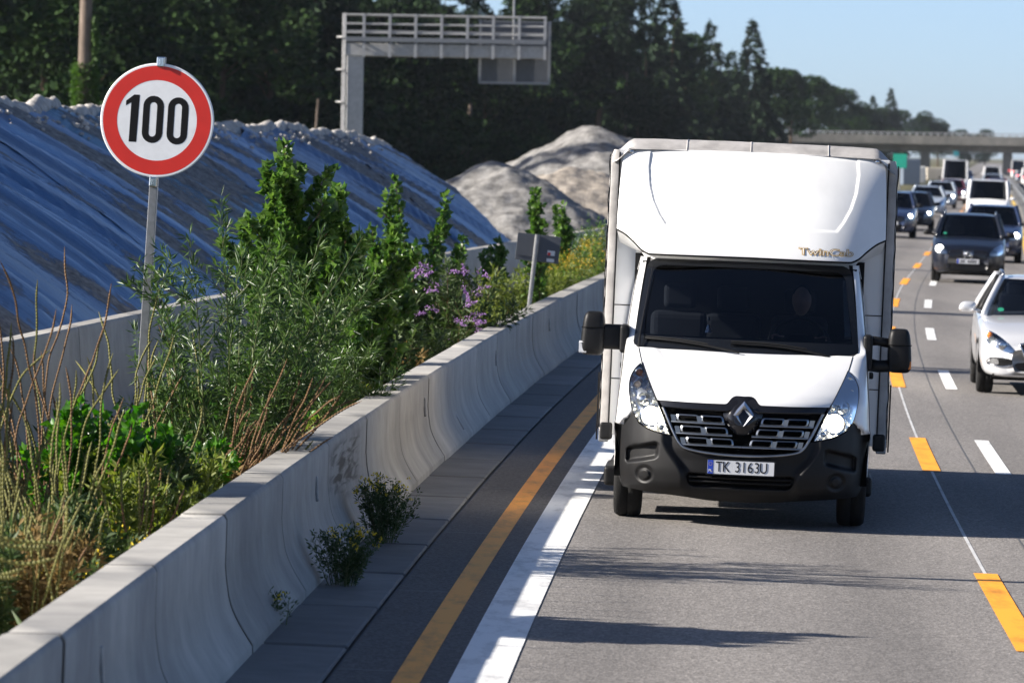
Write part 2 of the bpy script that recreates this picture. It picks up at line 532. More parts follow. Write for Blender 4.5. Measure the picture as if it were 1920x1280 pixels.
MAT['gravel'] = M('gravel', (0.20, 0.194, 0.185), 0.95, var=0.55, scale=3.0, bump=1.0, bscale=10.0, spec=0.1)
MAT['rubble'] = M('crest_rubble', (0.42, 0.40, 0.37), 0.95, var=0.4, scale=7.0, bump=0.9, bscale=20.0, spec=0.1)
MAT['tarp'] = M_tarp('blue_tarp', (0.022, 0.105, 0.255))
MAT['tarp2'] = M_tarp('teal_blue_tarp', (0.018, 0.135, 0.24))
MAT['tarp3'] = M_tarp('deep_blue_tarp', (0.018, 0.082, 0.205))
MAT['white'] = M('white_paint', (0.79, 0.79, 0.78), 0.28, var=0.035, scale=5.0, stretch=(1, 1, 0.25), coat=0.5)
MAT['grime'] = M('grimy_white', (0.62, 0.60, 0.56), 0.5, var=0.15, scale=6.0)
MAT['white_grp'] = M('white_moulding', (0.76, 0.76, 0.745), 0.42, var=0.07, scale=3.5, stretch=(1, 1, 0.2), coat=0.15)
MAT['black_plastic'] = M('black_plastic', (0.006, 0.006, 0.0065), 0.5, var=0.25, scale=9.0, bump=0.05, bscale=300.0, spec=0.28)
MAT['black_gloss'] = M('black_gloss', (0.010, 0.010, 0.012), 0.16, var=0.1)
MAT['black_rubber'] = M('tyre_rubber', (0.016, 0.016, 0.016), 0.85, var=0.3, scale=14.0, bump=0.2, bscale=90.0, spec=0.2)
MAT['frit'] = M('glass_border', (0.008, 0.009, 0.011), 0.18, var=0.1)
MAT['void'] = M('dark_recess', (0.004, 0.004, 0.004), 0.95, var=0.2, spec=0.05)
MAT['glass_side'] = M_glass('side_glass', (0.75, 0.78, 0.8))
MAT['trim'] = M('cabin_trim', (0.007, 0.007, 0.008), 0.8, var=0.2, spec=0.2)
MAT['chrome'] = M('chrome', (0.62, 0.64, 0.66), 0.16, metal=1.0, var=0.05)
MAT['dullchrome'] = M('satin_chrome', (0.34, 0.36, 0.38), 0.30, metal=1.0, var=0.1)
MAT['reflector'] = M('lamp_reflector', (0.80, 0.83, 0.86), 0.22, metal=0.9, var=0.05)
MAT['galv'] = M('galvanised_steel', (0.26, 0.265, 0.27), 0.48, metal=0.75, var=0.2, scale=18.0, bump=0.05)
MAT['galv_l'] = M('light_galvanised_steel', (0.40, 0.40, 0.40), 0.55, metal=0.35, var=0.15, scale=8.0)
MAT['tarp_grey'] = M('grey_curtain', (0.36, 0.345, 0.33), 0.6, var=0.3, scale=4.0, bump=0.3, bscale=9.0)
MAT['glass'] = M_glass('windshield_glass', (0.36, 0.40, 0.45))
MAT['glass_dark'] = M_glass('tinted_glass', (0.10, 0.12, 0.13))
MAT['lens'] = M_glass('clear_lens', (0.93, 0.95, 0.96))
MAT['amber'] = M('amber_bulb', (0.75, 0.22, 0.04), 0.25, var=0.2, coat=0.6)
MAT['lamp'] = M('lit_headlamp', (0.9, 0.88, 0.8), 0.3, emit=(1.0, 0.86, 0.62), est=4.0)
MAT['lamp_far'] = M('lit_far_headlamp', (0.9, 0.9, 0.88), 0.3, emit=(1.0, 0.95, 0.85), est=9.0)
MAT['lamp_red'] = M('red_tail_lamp', (0.55, 0.02, 0.03), 0.3, emit=(1.0, 0.03, 0.04), est=1.2)
MAT['sign_red'] = M('sign_red', (0.62, 0.025, 0.015), 0.4, var=0.07, scale=9.0)
MAT['sign_white'] = M('sign_white', (0.80, 0.81, 0.82), 0.4, var=0.06, scale=14.0)
MAT['sign_black'] = M('sign_black', (0.005, 0.005, 0.006), 0.6, spec=0.2)
MAT['sign_back'] = M('sign_back_grey', (0.075, 0.082, 0.095), 0.5, var=0.1)
MAT['plate_white'] = M('plate_white', (0.66, 0.67, 0.68), 0.4, var=0.05)
MAT['plate_blue'] = M('plate_blue', (0.02, 0.06, 0.45), 0.4)
MAT['gold'] = M('peeling_gold_lettering', (0.42, 0.28, 0.10), 0.5, var=0.3, scale=30.0)
MAT['green_sign'] = M('green_sign', (0.03, 0.55, 0.36), 0.4)
MAT['sticker'] = M('sticker_green', (0.02, 0.24, 0.14), 0.5)
MAT['skin'] = M('skin', (0.55, 0.32, 0.23), 0.5, var=0.06)
MAT['cloth'] = M('dark_cloth', (0.009, 0.010, 0.014), 0.9, var=0.2)
MAT['bark'] = M('bark', (0.09, 0.065, 0.045), 0.95, var=0.4, scale=5.0, stretch=(1, 1, 0.2), bump=0.5, spec=0.1)
MAT['bark_grey'] = M('grey_pine_bark', (0.17, 0.135, 0.11), 0.95, var=0.35, scale=5.0, stretch=(1, 1, 0.25), bump=0.5, spec=0.1)
MAT['stem_green'] = M('green_stem', (0.10, 0.12, 0.04), 0.7, var=0.3)
MAT['stem_brown'] = M('brown_stem', (0.13, 0.07, 0.035), 0.8, var=0.3)
MAT['poplar'] = M_leaf('poplar_leaf', (0.028, 0.080, 0.014), (0.125, 0.215, 0.045), 0.36, 0.30)
MAT['willow'] = M_leaf('willow_leaf', (0.022, 0.060, 0.010), (0.095, 0.155, 0.04), 0.3, 0.36)
MAT['bush'] = M_leaf('bush_leaf', (0.025, 0.105, 0.010), (0.09, 0.23, 0.024), 0.42, 0.36)
MAT['weed'] = M_leaf('weed_leaf', (0.09, 0.14, 0.018), (0.21, 0.24, 0.045), 0.4, 0.6)
MAT['weed_dark'] = M_leaf('weed_dark_leaf', (0.03, 0.06, 0.015), (0.07, 0.11, 0.03), 0.3, 0.6)
MAT['dry'] = M_leaf('dry_leaf', (0.13, 0.09, 0.035), (0.27, 0.19, 0.08), 0.3, 0.8, 0.2)
MAT['spike_green'] = M('seed_spike_green', (0.13, 0.125, 0.024), 0.75, var=0.35, scale=40.0)
MAT['spike_brown'] = M('seed_spike_brown', (0.145, 0.078, 0.030), 0.8, var=0.4, scale=40.0)
MAT['yellow_flower'] = M_leaf('yellow_flower', (0.62, 0.42, 0.01), (0.80, 0.62, 0.04), 0.2, 0.7)
MAT['orange_flower'] = M_leaf('goldenrod_flower', (0.50, 0.30, 0.01), (0.70, 0.45, 0.03), 0.2, 0.7)
MAT['purple_flower'] = M_leaf('purple_flower', (0.30, 0.15, 0.40), (0.50, 0.32, 0.58), 0.25, 0.7)
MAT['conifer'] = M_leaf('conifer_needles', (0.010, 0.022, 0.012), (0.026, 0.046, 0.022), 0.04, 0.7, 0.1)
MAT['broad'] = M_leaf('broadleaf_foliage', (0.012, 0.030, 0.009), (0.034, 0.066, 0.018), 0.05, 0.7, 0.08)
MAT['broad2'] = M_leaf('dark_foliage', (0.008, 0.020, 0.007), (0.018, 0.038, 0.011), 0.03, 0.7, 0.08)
MAT['ivy'] = M_leaf('ivy_leaf', (0.03, 0.07, 0.012), (0.08, 0.16, 0.025), 0.3, 0.5)
# ================================================================== SETTING
rng = np.random.default_rng(7)
random.seed(7)
def ys(a, b, near=2.0):
    out = [a]
    while out[-1] < b:
        out.append(out[-1] + max(near, 0.03 * abs(out[-1])))
    out[-1] = b
    return out
def strip(t0, t1, Y0, Y1, h, n=1, near=2.0):
    vs = ys(Y0, Y1, near); us = lin(t0, t1, n + 1)
    return gridf(lambda t, Y: P(t, Y, h), us, vs)

# ground: one sheet out to the horizon
def gz(t):
    if t < -4.7: return 0.04 + (0 if t > -30 else 0.0)
    if t > 15: return -0.62
    return zr(t) - 0.12
ts = [-6000, -2500, -900, -300, -120, -60, -30, -15, -9, -6, -4.75, -4.6, 0, 14.5, 15.2, 40, 120, 400, 1500, 6000]
g = mk('ground', *gridf(lambda t, Y: (C(min(Y, 3990)) + t, Y, gz(t)), ts, ys(-60, 9000, 4.0)), MAT['ground'], smooth=True)
tag(g, kind='structure')
vsoil = mk('verge', *gridf(lambda t, Y: (C(Y) + t, Y, 0.075 + 0.05 * mnoise.noise(Vector((t * 1.3, Y * 0.7, 0)))), lin(-9.5, -4.7, 9), ys(-20, 260, 1.0)), MAT['soil'], smooth=True)
tag(vsoil, kind='structure')

RT = lin(-3.93, 14.0, 73)
road = mk('road', *gridf(lambda t, Y: P(t, Y, 0.0), RT, ys(-40, 2600)), MAT['asphalt'])
wa = road.data.attributes.new('wear', 'FLOAT', 'POINT')      # tyre-polished wheel tracks in each lane
nY = len(road.data.vertices) // 73
wa.data.foreach_set('value', [max(math.exp(-((abs(t - c) - 0.85) / 0.32) ** 2) for c in (-1.65, 1.7, 5.4, 9.0)) for _ in range(nY) for t in RT])
tag(road, kind='structure')
mk('edge_strip', *strip(-3.93, -3.02, -40, 500, 0.002), MAT['asphalt_dark'], road)
mk('edge_line', *strip(-3.60, -3.45, -40, 320, 0.006), MAT['line_orange'], road)
mk('edge_line', *strip(-3.30, -2.99, -40, 900, 0.006), MAT['line_white'], road)
mk('guide_line', *strip(-0.013, 0.013, -40, 400, 0.003), MAT['line_thin'], road)
mk('road_seam', *strip(0.405, 0.42, -40, 300, 0.003), MAT['crack'], road)
mk('edge_line', *strip(2.95, 3.12, 60, 700, 0.004), MAT['line_yellow'], road)
for t, w, mat in ((0.0, 0.085, 'line_orange'), (0.67, 0.075, 'line_white')):
    first = 55.6 - 5.9 if mat == 'line_orange' else 55.3 - 5.6
    k = -3
    while first + 18 * k < 420:
        a = first + 18.0 * k
        mk('lane_dash', *strip(t - w, t + w, a, a + 5.9, 0.006, near=2.0), MAT[mat], road)
        k += 1

# gutter of concrete slabs between road and barrier
gut = mk('gutter', *strip(-4.47, -3.93, -40, 420, -0.03), MAT['seam']); tag(gut, kind='structure')
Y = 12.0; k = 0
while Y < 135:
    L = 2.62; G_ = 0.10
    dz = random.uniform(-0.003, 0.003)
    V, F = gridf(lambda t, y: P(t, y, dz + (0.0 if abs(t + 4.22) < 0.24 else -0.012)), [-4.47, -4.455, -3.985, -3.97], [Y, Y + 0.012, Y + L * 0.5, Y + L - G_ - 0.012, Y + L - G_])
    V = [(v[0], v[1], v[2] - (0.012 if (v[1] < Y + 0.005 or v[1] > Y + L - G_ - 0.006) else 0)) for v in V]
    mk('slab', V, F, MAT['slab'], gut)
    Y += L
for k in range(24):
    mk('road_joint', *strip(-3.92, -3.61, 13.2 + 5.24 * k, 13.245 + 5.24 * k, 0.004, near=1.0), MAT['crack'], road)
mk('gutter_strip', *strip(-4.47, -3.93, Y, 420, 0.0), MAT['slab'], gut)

# ------------------------------------------------------------------ concrete barriers
def nj_profile(h, base=0.56, top=0.24, foot=0.09, kink=0.32):
    half = base / 2; ht = top / 2
    pts = [(half, 0.0), (half, foot)]
    ctl = [(half - 0.005, foot + 0.01), (half - 0.075, kink * 0.66), (half - 0.125, kink), (half - 0.148, kink + 0.12), (half - 0.158, kink + 0.22)]
    pts += spline(ctl, 3)
    pts += [(ht + 0.012, h - 0.03), (ht, h - 0.008), (ht - 0.012, h)]
    prof = pts + [(-x, z) for x, z in reversed(pts)]
    return prof
def barrier_run(name, label, tfun, Y0, Y1, L, h, mat, zbase, base=0.56, top=0.24, kink=0.32):
    root = thing(name, label, 'barrier', (0, 0, 0))
    prof = nj_profile(h, base, top, kink=kink); n = len(prof)
    a = Y0; i = 0
    while a < Y1:
        V = []; F = []
        off = random.uniform(-0.006, 0.006); dz = random.uniform(-0.004, 0.004)
        secs = [a + 0.02, a + 0.04] + lin(a + 0.5, a + L - 0.5, 4) + [a + L - 0.04, a + L - 0.02]
        for j, y in enumerate(secs):
            k = 0.985 if j in (0, len(secs) - 1) else 1.0
            t = tfun(y)
            for px, pz in prof:
                V.append((C(y) + t + off + px * k, y, zbase(t) + (pz if pz < h * 0.5 else pz * (1 if k == 1 else 0.99)) + dz))
        for j in range(len(secs) - 1):
            for q in range(n - 1):
                F.append((j * n + q, (j + 1) * n + q, (j + 1) * n + q + 1, j * n + q + 1))
        F.append(tuple(range(n))[::-1]); F.append(tuple((len(secs) - 1) * n + q for q in range(n)))
        seg = mk('barrier_segment', V, F, mat, root, smooth=True)
        seg.data.set_sharp_from_angle(angle=R(32))
        seg['i'] = i
        jv = [(C(a) + tfun(a) + px * 1.004, a + dy, zbase(tfun(a)) + pz * 1.001) for dy in (-0.021, 0.021) for px, pz in prof]
        mk('joint_seal', jv, [(q, n + q, n + q + 1, q + 1) for q in range(n - 1)], MAT['seam'], seg)
        a += L; i += 1
    return root
fb = barrier_run('concrete_barrier', 'low grey concrete safety barrier along the road edge beside the orange line', lambda y: -4.745, 33.35 - 3.7 * 6, 230, 3.7, 0.82, MAT['concrete'], lambda t: 0.02, base=0.58, top=0.25)
bb = barrier_run('concrete_barrier', 'taller rear concrete barrier between the weeds and the blue tarpaulin', B2T, 30.6, 190, 4.0, 1.11, MAT['concrete2'], lambda t: 0.03, base=0.60, top=0.20, kink=0.36)
# reflectors on the front barrier
def reflector(Y, dz, dx, up=False):
    V, F = box(-0.008, 0.016, -0.055, 0.055, -0.045, 0.045, 0.006)
    if up: V, F = box(-0.008, 0.02, -0.03, 0.03, -0.085, 0.085, 0.01)
    # face leans with the barrier side
    M_ = Matrix.Translation((C(Y) - 4.745 + dx, Y, 0.02 + dz)) @ Matrix.Rotation(R(-4 if dz > 0.4 else -32), 4, 'Y')
    segs = [c for c in fb.children if c['i'] == int((Y - (33.35 - 22.2)) / 3.7)]
    r = mk('reflector', *xf((V, F), M_), MAT['galv'], segs[0])
    return r
for Y in (23.6, 36.0, 47.6, 59.0, 70.5):
    reflector(Y, 0.56, 0.132, True)
for Y in (51.6,):
    reflector(Y, 0.22, 0.205, True)

# ------------------------------------------------------------------ tarp covered heap
SL = 0.60
def ridge_h(Y): return float(np.interp(Y, [48, 60, 78, 100, 112, 118], [3.45, 3.45, 3.40, 3.22, 3.10, 2.98]))
def ridge_w(Y): return float(np.interp(Y, [48, 78, 100, 118], [5.2, 5.2, 5.0, 4.6]))
def heap_pt(v, Y, Yend, bump=True):
    """v 0 toe .. 1 ridge .. 2 back foot"""
    h = ridge_h(Y); w = ridge_w(Y); toe = B2T(Y) - 0.28
    ns = mnoise.fractal(Vector((0.0, Y * 0.33, v * 0.6)), 1.0, 2.0, 3)
    h *= 1 + 0.05 * mnoise.noise(Vector((Y * 0.21, 3.1, 0)))
    if v <= 1:
        t = toe - w * v; z = 0.18 + (h - 0.18) * (v ** 0.92)
        z += 0.10 * math.sin(v * math.pi)
    else:
        t = toe - w - (v - 1) * 5.0; z = h - (h - 0.1) * (v - 1)
    if bump:
        fo = abs(mnoise.noise(Vector((2.0, Y * 0.85, v * 0.30)))) * 0.20 + 0.07 * mnoise.noise(Vector((7.0, Y * 2.4, v * 0.5)))
        z += fo * min(1.0, v * 4) * (1 if v < 1 else 0.4) + 0.10 * ns * min(1, v * 3)
    return (C(Y) + t, Y, z)
heap = thing('tarpaulin_covered_heap', 'long earth heap behind the rear barrier covered by wrinkled blue tarpaulins', 'earth heap')
def yend(v): return 110 + 10 * min(1, max(0, v)) ** 0.9
Y0 = 46.0
V, F = gridf(lambda v, u: heap_pt(v, Y0 + (yend(v) - Y0) * u, 0, False), lin(0, 2, 31), lin(0, 1, 70))
V = [(x, y, z - 0.12) for x, y, z in V]
V2, F2 = gridf(lambda v, k: (lambda p: (p[0] + 0.2 * k, p[1] + 5.0 * k, (p[2] - 0.12) * (1 - k) - 0.1 * k))(heap_pt(v, yend(v), 0, False)), lin(0, 2, 31), [0, 0.5, 1])
mk('soil_heap', *merge((V, F), (V2, F2)), MAT['gravel'], heap, smooth=True)
edges_ = [0.0, 0.13, 0.24, 0.36, 0.47, 0.60, 0.74, 0.87, 1.0]
for i in range(8):
    a, b_ = edges_[i] - (0.006 if i else 0), edges_[i + 1]
    nn = int((b_ - a) * 60 / 0.16)
    V, F = gridf(lambda v, u: heap_pt(v, Y0 + (yend(v) - Y0) * u, 0), lin(0.0, 0.99 - 0.03 * (i % 3), 26), lin(a, b_, max(nn, 20)))
    V = [(x, y, z + 0.012 * (i % 2)) for x, y, z in V]
    mk('tarpaulin', V, F, MAT[['tarp', 'tarp3', 'tarp', 'tarp', 'tarp2', 'tarp', 'tarp3', 'tarp'][i]], heap, smooth=True)
def rub(v, u):
    vv = 0.94 + 0.20 * v
    x, y, z = heap_pt(min(vv, 1.99), Y0 + (yend(1) - Y0) * u, 0)
    e = 0.075 * mnoise.fractal(Vector((x * 2.0, y * 2.0, 0)), 0.75, 2.1, 5) + 0.05
    edge = min(v, 1 - v) * 4
    return (x, y, z + e * min(1, edge) + (0.03 if 0.15 < v < 0.85 else -0.10))
V, F = gridf(rub, lin(0, 1, 14), lin(0, 1, 760))
mk('crest_rubble', V, F, MAT['rubble'], heap, smooth=True)
# loose stones and clods lying on the tarps near the crest
SV, SF = [], []
for k in range(700):
    v = 0.93 + abs(random.gauss(0, 0.05)) * (-1 if random.random() < 0.6 else 1); Y = random.uniform(50, 115)
    v = max(0.3, min(1.3, v)); p = heap_pt(v, Y, 0); r = random.uniform(0.02, 0.06)
    bm = bmesh.new(); bmesh.ops.create_icosphere(bm, subdivisions=1, radius=r)
    k0 = len(SV)
    for q in bm.verts: SV.append((p[0] + q.co.x * random.uniform(.7, 1.3), p[1] + q.co.y * random.uniform(.7, 1.3), p[2] + 0.02 + q.co.z * random.uniform(.6, 1.0)))
    SF += [tuple(w.index + k0 for w in f.verts) for f in bm.faces]; bm.free()
st = mk('loose_clods', SV, SF, MAT['rubble'], heap); st['kind'] = 'stuff'

def gravel_heap(name, label, cx, cy, h, rx, ry, seed, mat):
    def fn(u, v):
        x = (u - 0.5) * 2 * rx * 1.25; y = (v - 0.5) * 2 * ry * 1.25
        r = math.hypot(x / rx, y / ry)
        q = mnoise.fractal(Vector((cx + x * 0.35, cy + y * 0.35, seed)), 1.0, 2.0, 4)
        z = h * (1.06 - math.sqrt(r * r + 0.012) * 1.0) + 0.06 * q * h + 0.17 * mnoise.fractal(Vector((x * 0.8, y * 0.8, seed)), 0.75, 2.2, 6)
        room = C(cy + y) + B2T(cy + y) - 0.34 - (cx + x)      # the rear barrier holds the gravel back
        if room < 0: z = -0.25
        return (x, y, max(min(z, 0.75 + 1.1 * room), -0.25))
    o = mk(name, *gridf(fn, lin(0, 1, 130), lin(0, 1, 130)), mat, smooth=True)
    o.location = (cx, cy, 0.05)
    return tag(o, label, 'gravel heap', 'bare gravel heaps past the tarpaulins')
gravel_heap('gravel_heap', 'smaller gravel heap just right of the tarpaulin end', -0.45, 136, 2.66, 4.2, 6, 1.0, MAT['gravel'])
gravel_heap('gravel_heap', 'brown sandy gravel heap between the small grey heap and the white truck', 1.55, 143, 2.55, 5.0, 7, 4.0, M('sandy_gravel', (0.27, 0.24, 0.205), 0.95, var=0.4, scale=4.0, bump=1.0, bscale=12.0, spec=0.1))
gravel_heap('gravel_heap', 'tallest pale gravel heap peaking just left of the white truck', 2.6, 172, 3.75, 6.6, 9, 9.0, MAT['gravel'])
gravel_heap('gravel_heap', 'low gravel heap mostly hidden behind the white truck', 3.0, 156, 2.35, 5.0, 8, 12.0, MAT['gravel'])

# ------------------------------------------------------------------ gantry
def gantry():
    Yg = 190.0; k = Yg / 1e4
    x0 = (663 - 960) * k - 0.12
    root = thing('sign_gantry', 'grey steel cantilever sign gantry rising behind the tarpaulin heap', 'gantry', (x0, Yg, 0.0))
    zt = 2.9 + (273 - 105) * k          # underside of beam
    mk('column', *box(-0.28, 0.30, -0.3, 0.3, -0.3, zt + 0.45, 0.03), MAT['galv_l'], root)
    L = (1020 - 663) * k
    mk('beam', *box(-0.30, L, -0.35, 0.35, zt, zt + 0.45, 0.02), MAT['galv_l'], root)
    gb = mk('walkway_edge', *box(-0.30, L, -0.62, -0.45, zt + 0.5, zt + 0.66, 0.01), MAT['galv'], root)
    for i in range(8):
        x = 0.32 + (L - 0.36) * i / 7.0
        mk('railing_post', *merge(box(x - 0.05, x + 0.05, -0.60, -0.50, zt - 0.04, zt + 1.5), box(x - 0.05, x + 0.05, -0.60, 0.30, zt + 0.455, zt + 0.52)), MAT['galv_l'], root)
    for z in (0.82, 1.13, 1.45):
        mk('handrail', *tube([(-0.32, -0.55, zt + z), (L, -0.55, zt + z)], 0.035), MAT['galv_l'], root)
    for z in (0.9, 1.45):
        mk('handrail', *tube([(-0.32, 0.55, zt + z), (L, 0.55, zt + z)], 0.035), MAT['galv'], root)
    # ladder with safety cage on the column's left
    lad = [tube([(-0.42, -0.25, 0), (-0.42, -0.25, zt + 1.5)], 0.03), tube([(-0.42, 0.15, 0), (-0.42, 0.15, zt + 1.5)], 0.03), tube([(-0.34, -0.34, 0), (-0.34, -0.34, zt + 1.5)], 0.03)]
    for z in np.arange(0.6, zt + 1.4, 0.3): lad.append(tube([(-0.42, -0.25, z), (-0.42, 0.15, z)], 0.018, 6))
    mk('ladder', *merge(*lad), MAT['galv_l'], root)
    for z in np.arange(1.0, zt + 1.5, 1.15):
        mk('cage_hoop', *tube([(-0.34 - 0.30 * math.sin(a), -0.05 - 0.38 * math.cos(a), z) for a in lin(0, math.pi, 9)], 0.028, 6), MAT['galv_l'], root)
    # variable message panel seen from behind
    sx0 = (897 - 663) * k; sx1 = (1027 - 663) * k; sz0 = 2.9 + (275 - 152) * k; sz1 = zt + 1.35
    sg = mk('sign_panel', *box(sx0, sx1, 0.62, 0.90, sz0, sz1, 0.03), MAT['sign_back'], root)
    mk('panel_frame', *merge(box(sx0 - 0.04, sx1 + 0.04, 0.56, 0.64, sz0 - 0.05, sz0 + 0.04), box(sx0 - 0.05, sx0 + 0.05, 0.56, 0.64, sz0, sz1), box(sx1 - 0.05, sx1 + 0.05, 0.56, 0.64, sz0, sz1)), MAT['galv'], sg)
    mk('panel_brace', *box((sx0 + sx1) / 2 - 0.05, (sx0 + sx1) / 2 + 0.05, 0.55, 0.63, sz0, sz1), MAT['galv'], sg)
    mk('mast', *tube([(L * 0.83, 0.3, zt + 0.5), (L * 0.83, 0.3, zt + 4.5)], 0.04), MAT['galv'], root)
gantry()

# ------------------------------------------------------------------ far bridge
def bridge():
    Yb = 900.0; k = Yb / 1e4
    root = thing('road_bridge', 'grey concrete road bridge crossing the motorway in the distance', 'bridge', (C(Yb), Yb, 0), R(-5))
    zs, zd = 4.45, 5.25
    mk('deck', *box(-62, 90, -6, 6, zs, zd, 0.1), MAT['concrete_far'], root)
    mk('girder', *box(-60, 90, -4.5, 4.5, zs - 0.9, zs - 0.002, 0.1), MAT['concrete_far'], root)
    for yy in (-6.25, 6.25):
        pr = mk('parapet', *box(-64, 92, yy - 0.25, yy + 0.25, zd - 0.45, zd + 1.05, 0.03), MAT['concrete_far'], root)
        rl = mk('railing', *box(-64, 92, yy - 0.05, yy + 0.05, zd + 1.45, zd + 1.55), MAT['galv_l'], root)
        pv = [box(-64 + 1.2 * i, -63.85 + 1.2 * i, yy - 0.04, yy + 0.04, zd + 1.05, zd + 1.45) for i in range(130)]
        mk('railing_posts', *merge(*pv), MAT['galv_l'], rl)
    for x in (-9.6, 4.2, 22, -24):
        mk('pier', *box(x - 0.8, x + 0.8, -4, 4, -1.0, zs - 0.9, 0.15), MAT['concrete_far'], root)
    mk('abutment', *merge(box(-64, -40, -6, 6, -1, zs - 0.01, 0.2), box(44, 92, -6, 6, -1, zs - 0.01, 0.2)), MAT['concrete_far'], root)
bridge()

# ------------------------------------------------------------------ speed limit sign
def speed_sign():
    Ys = 36.4; k = Ys / 1e4
    # post foot behind the barrier, leaning a little to the right at the top
    root = thing('speed_limit_sign', 'round red rimmed speed limit sign reading 100 on a leaning steel post', 'traffic sign')
    lean = R(2.75)
    base = Vector(((250 - 960) * k - 0.004, Ys, 0.03))
    root.matrix_world = Matrix.Translation(base) @ Matrix.Rotation(lean, 4, 'Y') @ Matrix.Rotation(R(-4), 4, 'Z')
    zc = 3.022
    Rr = 0.389
    mk('post', *box(-0.028, 0.028, 0.0, 0.05, 0, zc - Rr + 0.02, 0.004), MAT['galv'], root)
    mk('post_top', *box(-0.028, 0.028, 0.0, 0.05, zc - Rr + 0.02, zc + Rr + 0.045, 0.004), MAT['galv'], root)
    def disc(r0, r1, y0, y1, n=72):
        V = []; F = []
        for i in range(n):
            a = 2 * math.pi * i / n; c, s = math.cos(a), math.sin(a)
            V += [(r0 * c, y0, zc + r0 * s), (r1 * c, y0, zc + r1 * s), (r1 * c, y1, zc + r1 * s)]
        for i in range(n):
            a, b_ = 3 * i, 3 * ((i + 1) % n)
            F += [(a, b_, b_ + 1, a + 1), (a + 1, b_ + 1, b_ + 2, a + 2)]
        if r0 < 1e-4: pass
        return V, F
    sgn = mk('sign_plate', *lathe([(0.0, 0.0), (Rr, 0.0), (Rr, -0.022), (Rr - 0.006, -0.026), (0.0, -0.026)], 96, 'y'), MAT['sign_white'], root, smooth=False)
    sgn.location = (0, -0.004, zc)
    mk('red_ring', *disc(0.274, 0.371, -0.0306, -0.0300), MAT['sign_red'], root)
    # numerals: 1 and two stadium-shaped zeros
    def stad(cx, w, h, rx, n=10):
        pts = []
        for a0, sz in ((0, 1), (180, -1)):
            for i in range(n + 1):
                a = R(a0 + 180 * i / n)
                pts.append((cx + rx * math.cos(a), sz * (h / 2 - rx) + rx * math.sin(a)))
        return pts
    H = 0.322
    def num(name, V, F):
        V = [(x - 0.005, y, z + zc + 0.005) for x, y, z in V]
        return mk(name, V, F, MAT['sign_black'], root)
    one = [(-0.128, -H / 2), (-0.122, H / 2), (-0.160, H / 2), (-0.214, H / 2 - 0.045), (-0.214, H / 2 - 0.078), (-0.178, H / 2 - 0.055), (-0.180, -H / 2)]
    num('numeral', *prism(one, -0.0308, -0.0301))
    for cx in (-0.023, 0.147):
        o_, i_ = stad(cx, 0, H, 0.071), stad(cx, 0, H - 0.088, 0.0245)
        V1, F1 = ringpatch(o_, i_, lambda x, z: -0.0308)
        num('numeral', V1, F1)
    for z in (zc + Rr + 0.01, zc - Rr - 0.03):
        mk('clamp', *merge(box(-0.026, 0.026, -0.04, 0.06, z - 0.035, z + 0.035, 0.008), box(-0.006, 0.006, -0.055, -0.04, z - 0.02, z + 0.02, 0.002)), MAT['chrome'], root)
speed_sign()

def small_sign():
    Yk = 71.0; k = Yk / 1e4
    root = thing('back_of_sign', 'dark grey rectangular sign seen from behind on a thin leaning post', 'traffic sign')
    root.matrix_world = Matrix.Translation(((978 - 960) * k + 0.02, Yk, 0.05)) @ Matrix.Rotation(R(5.5), 4, 'Y')
    mk('post', *tube([(0, 0, 0), (0, 0, 1.72)], 0.03, 10), MAT['galv'], root)
    z0 = 1.36
    pl = mk('sign_plate', *box(-0.26, 0.32, 0.034, 0.046, z0, z0 + 0.36, 0.004), MAT['sign_back'], root)
    mk('brace', *box(-0.24, 0.30, 0.024, 0.0335, z0 + 0.06, z0 + 0.10), MAT['sign_back'], root)
    mk('sticker', *box(0.16, 0.26, 0.029, 0.0338, z0 + 0.015, z0 + 0.165), MAT['plate_white'], pl)
    mk('sticker_bar', *box(0.165, 0.205, 0.027, 0.0288, z0 + 0.09, z0 + 0.14), MAT['sign_red'], pl)
small_sign()

# ------------------------------------------------------------------ median rail
def guard_rail():
    root = thing('guard_rail', 'galvanised steel guard rail dividing the two carriageways on the right', 'guard rail')
    prof = [(0, 0.31), (0.0, 0.29), (0.05, 0.25), (0.05, 0.19), (0.0, 0.15), (0.05, 0.11), (0.05, 0.05), (0, 0.01), (0, -0.01)]
    Ya = [120 + 4 * i for i in range(0, 130)]
    for s in (-1, 1):
        V = []; F = []; n = len(prof)
        for Y in Ya:
            for a, z in prof:
                x, y, zz = P(3.62 + s * (0.16 + a), Y, 0.45 + z); V.append((x, y, zz))
        for j in range(len(Ya) - 1):
            for q in range(n - 1): F.append((j * n + q, (j + 1) * n + q, (j + 1) * n + q + 1, j * n + q + 1))
        mk('rail', V, F, MAT['galv'], root, smooth=True)
    kb = mk('median_kerb', *merge(*[strip(3.25, 3.9, 100, 700, 0.10), (lambda vf: vf)(gridf(lambda z, Y: P(3.25, Y, z), [-0.02, 0.10], ys(100, 700)))]), MAT['slab'], root)
    base = box(-0.04, 0.04, -0.06, 0.06, 0, 0.78)
    pm = None
    for Y in Ya[:75]:
        if pm is None:
            o = mk('rail_post', *base, MAT['galv'], root); pm = o.data
        else:
            o = bpy.data.objects.new('rail_post', pm); COL.objects.link(o); o.parent = root
        o.location = P(3.62, Y, 0.0)
guard_rail()

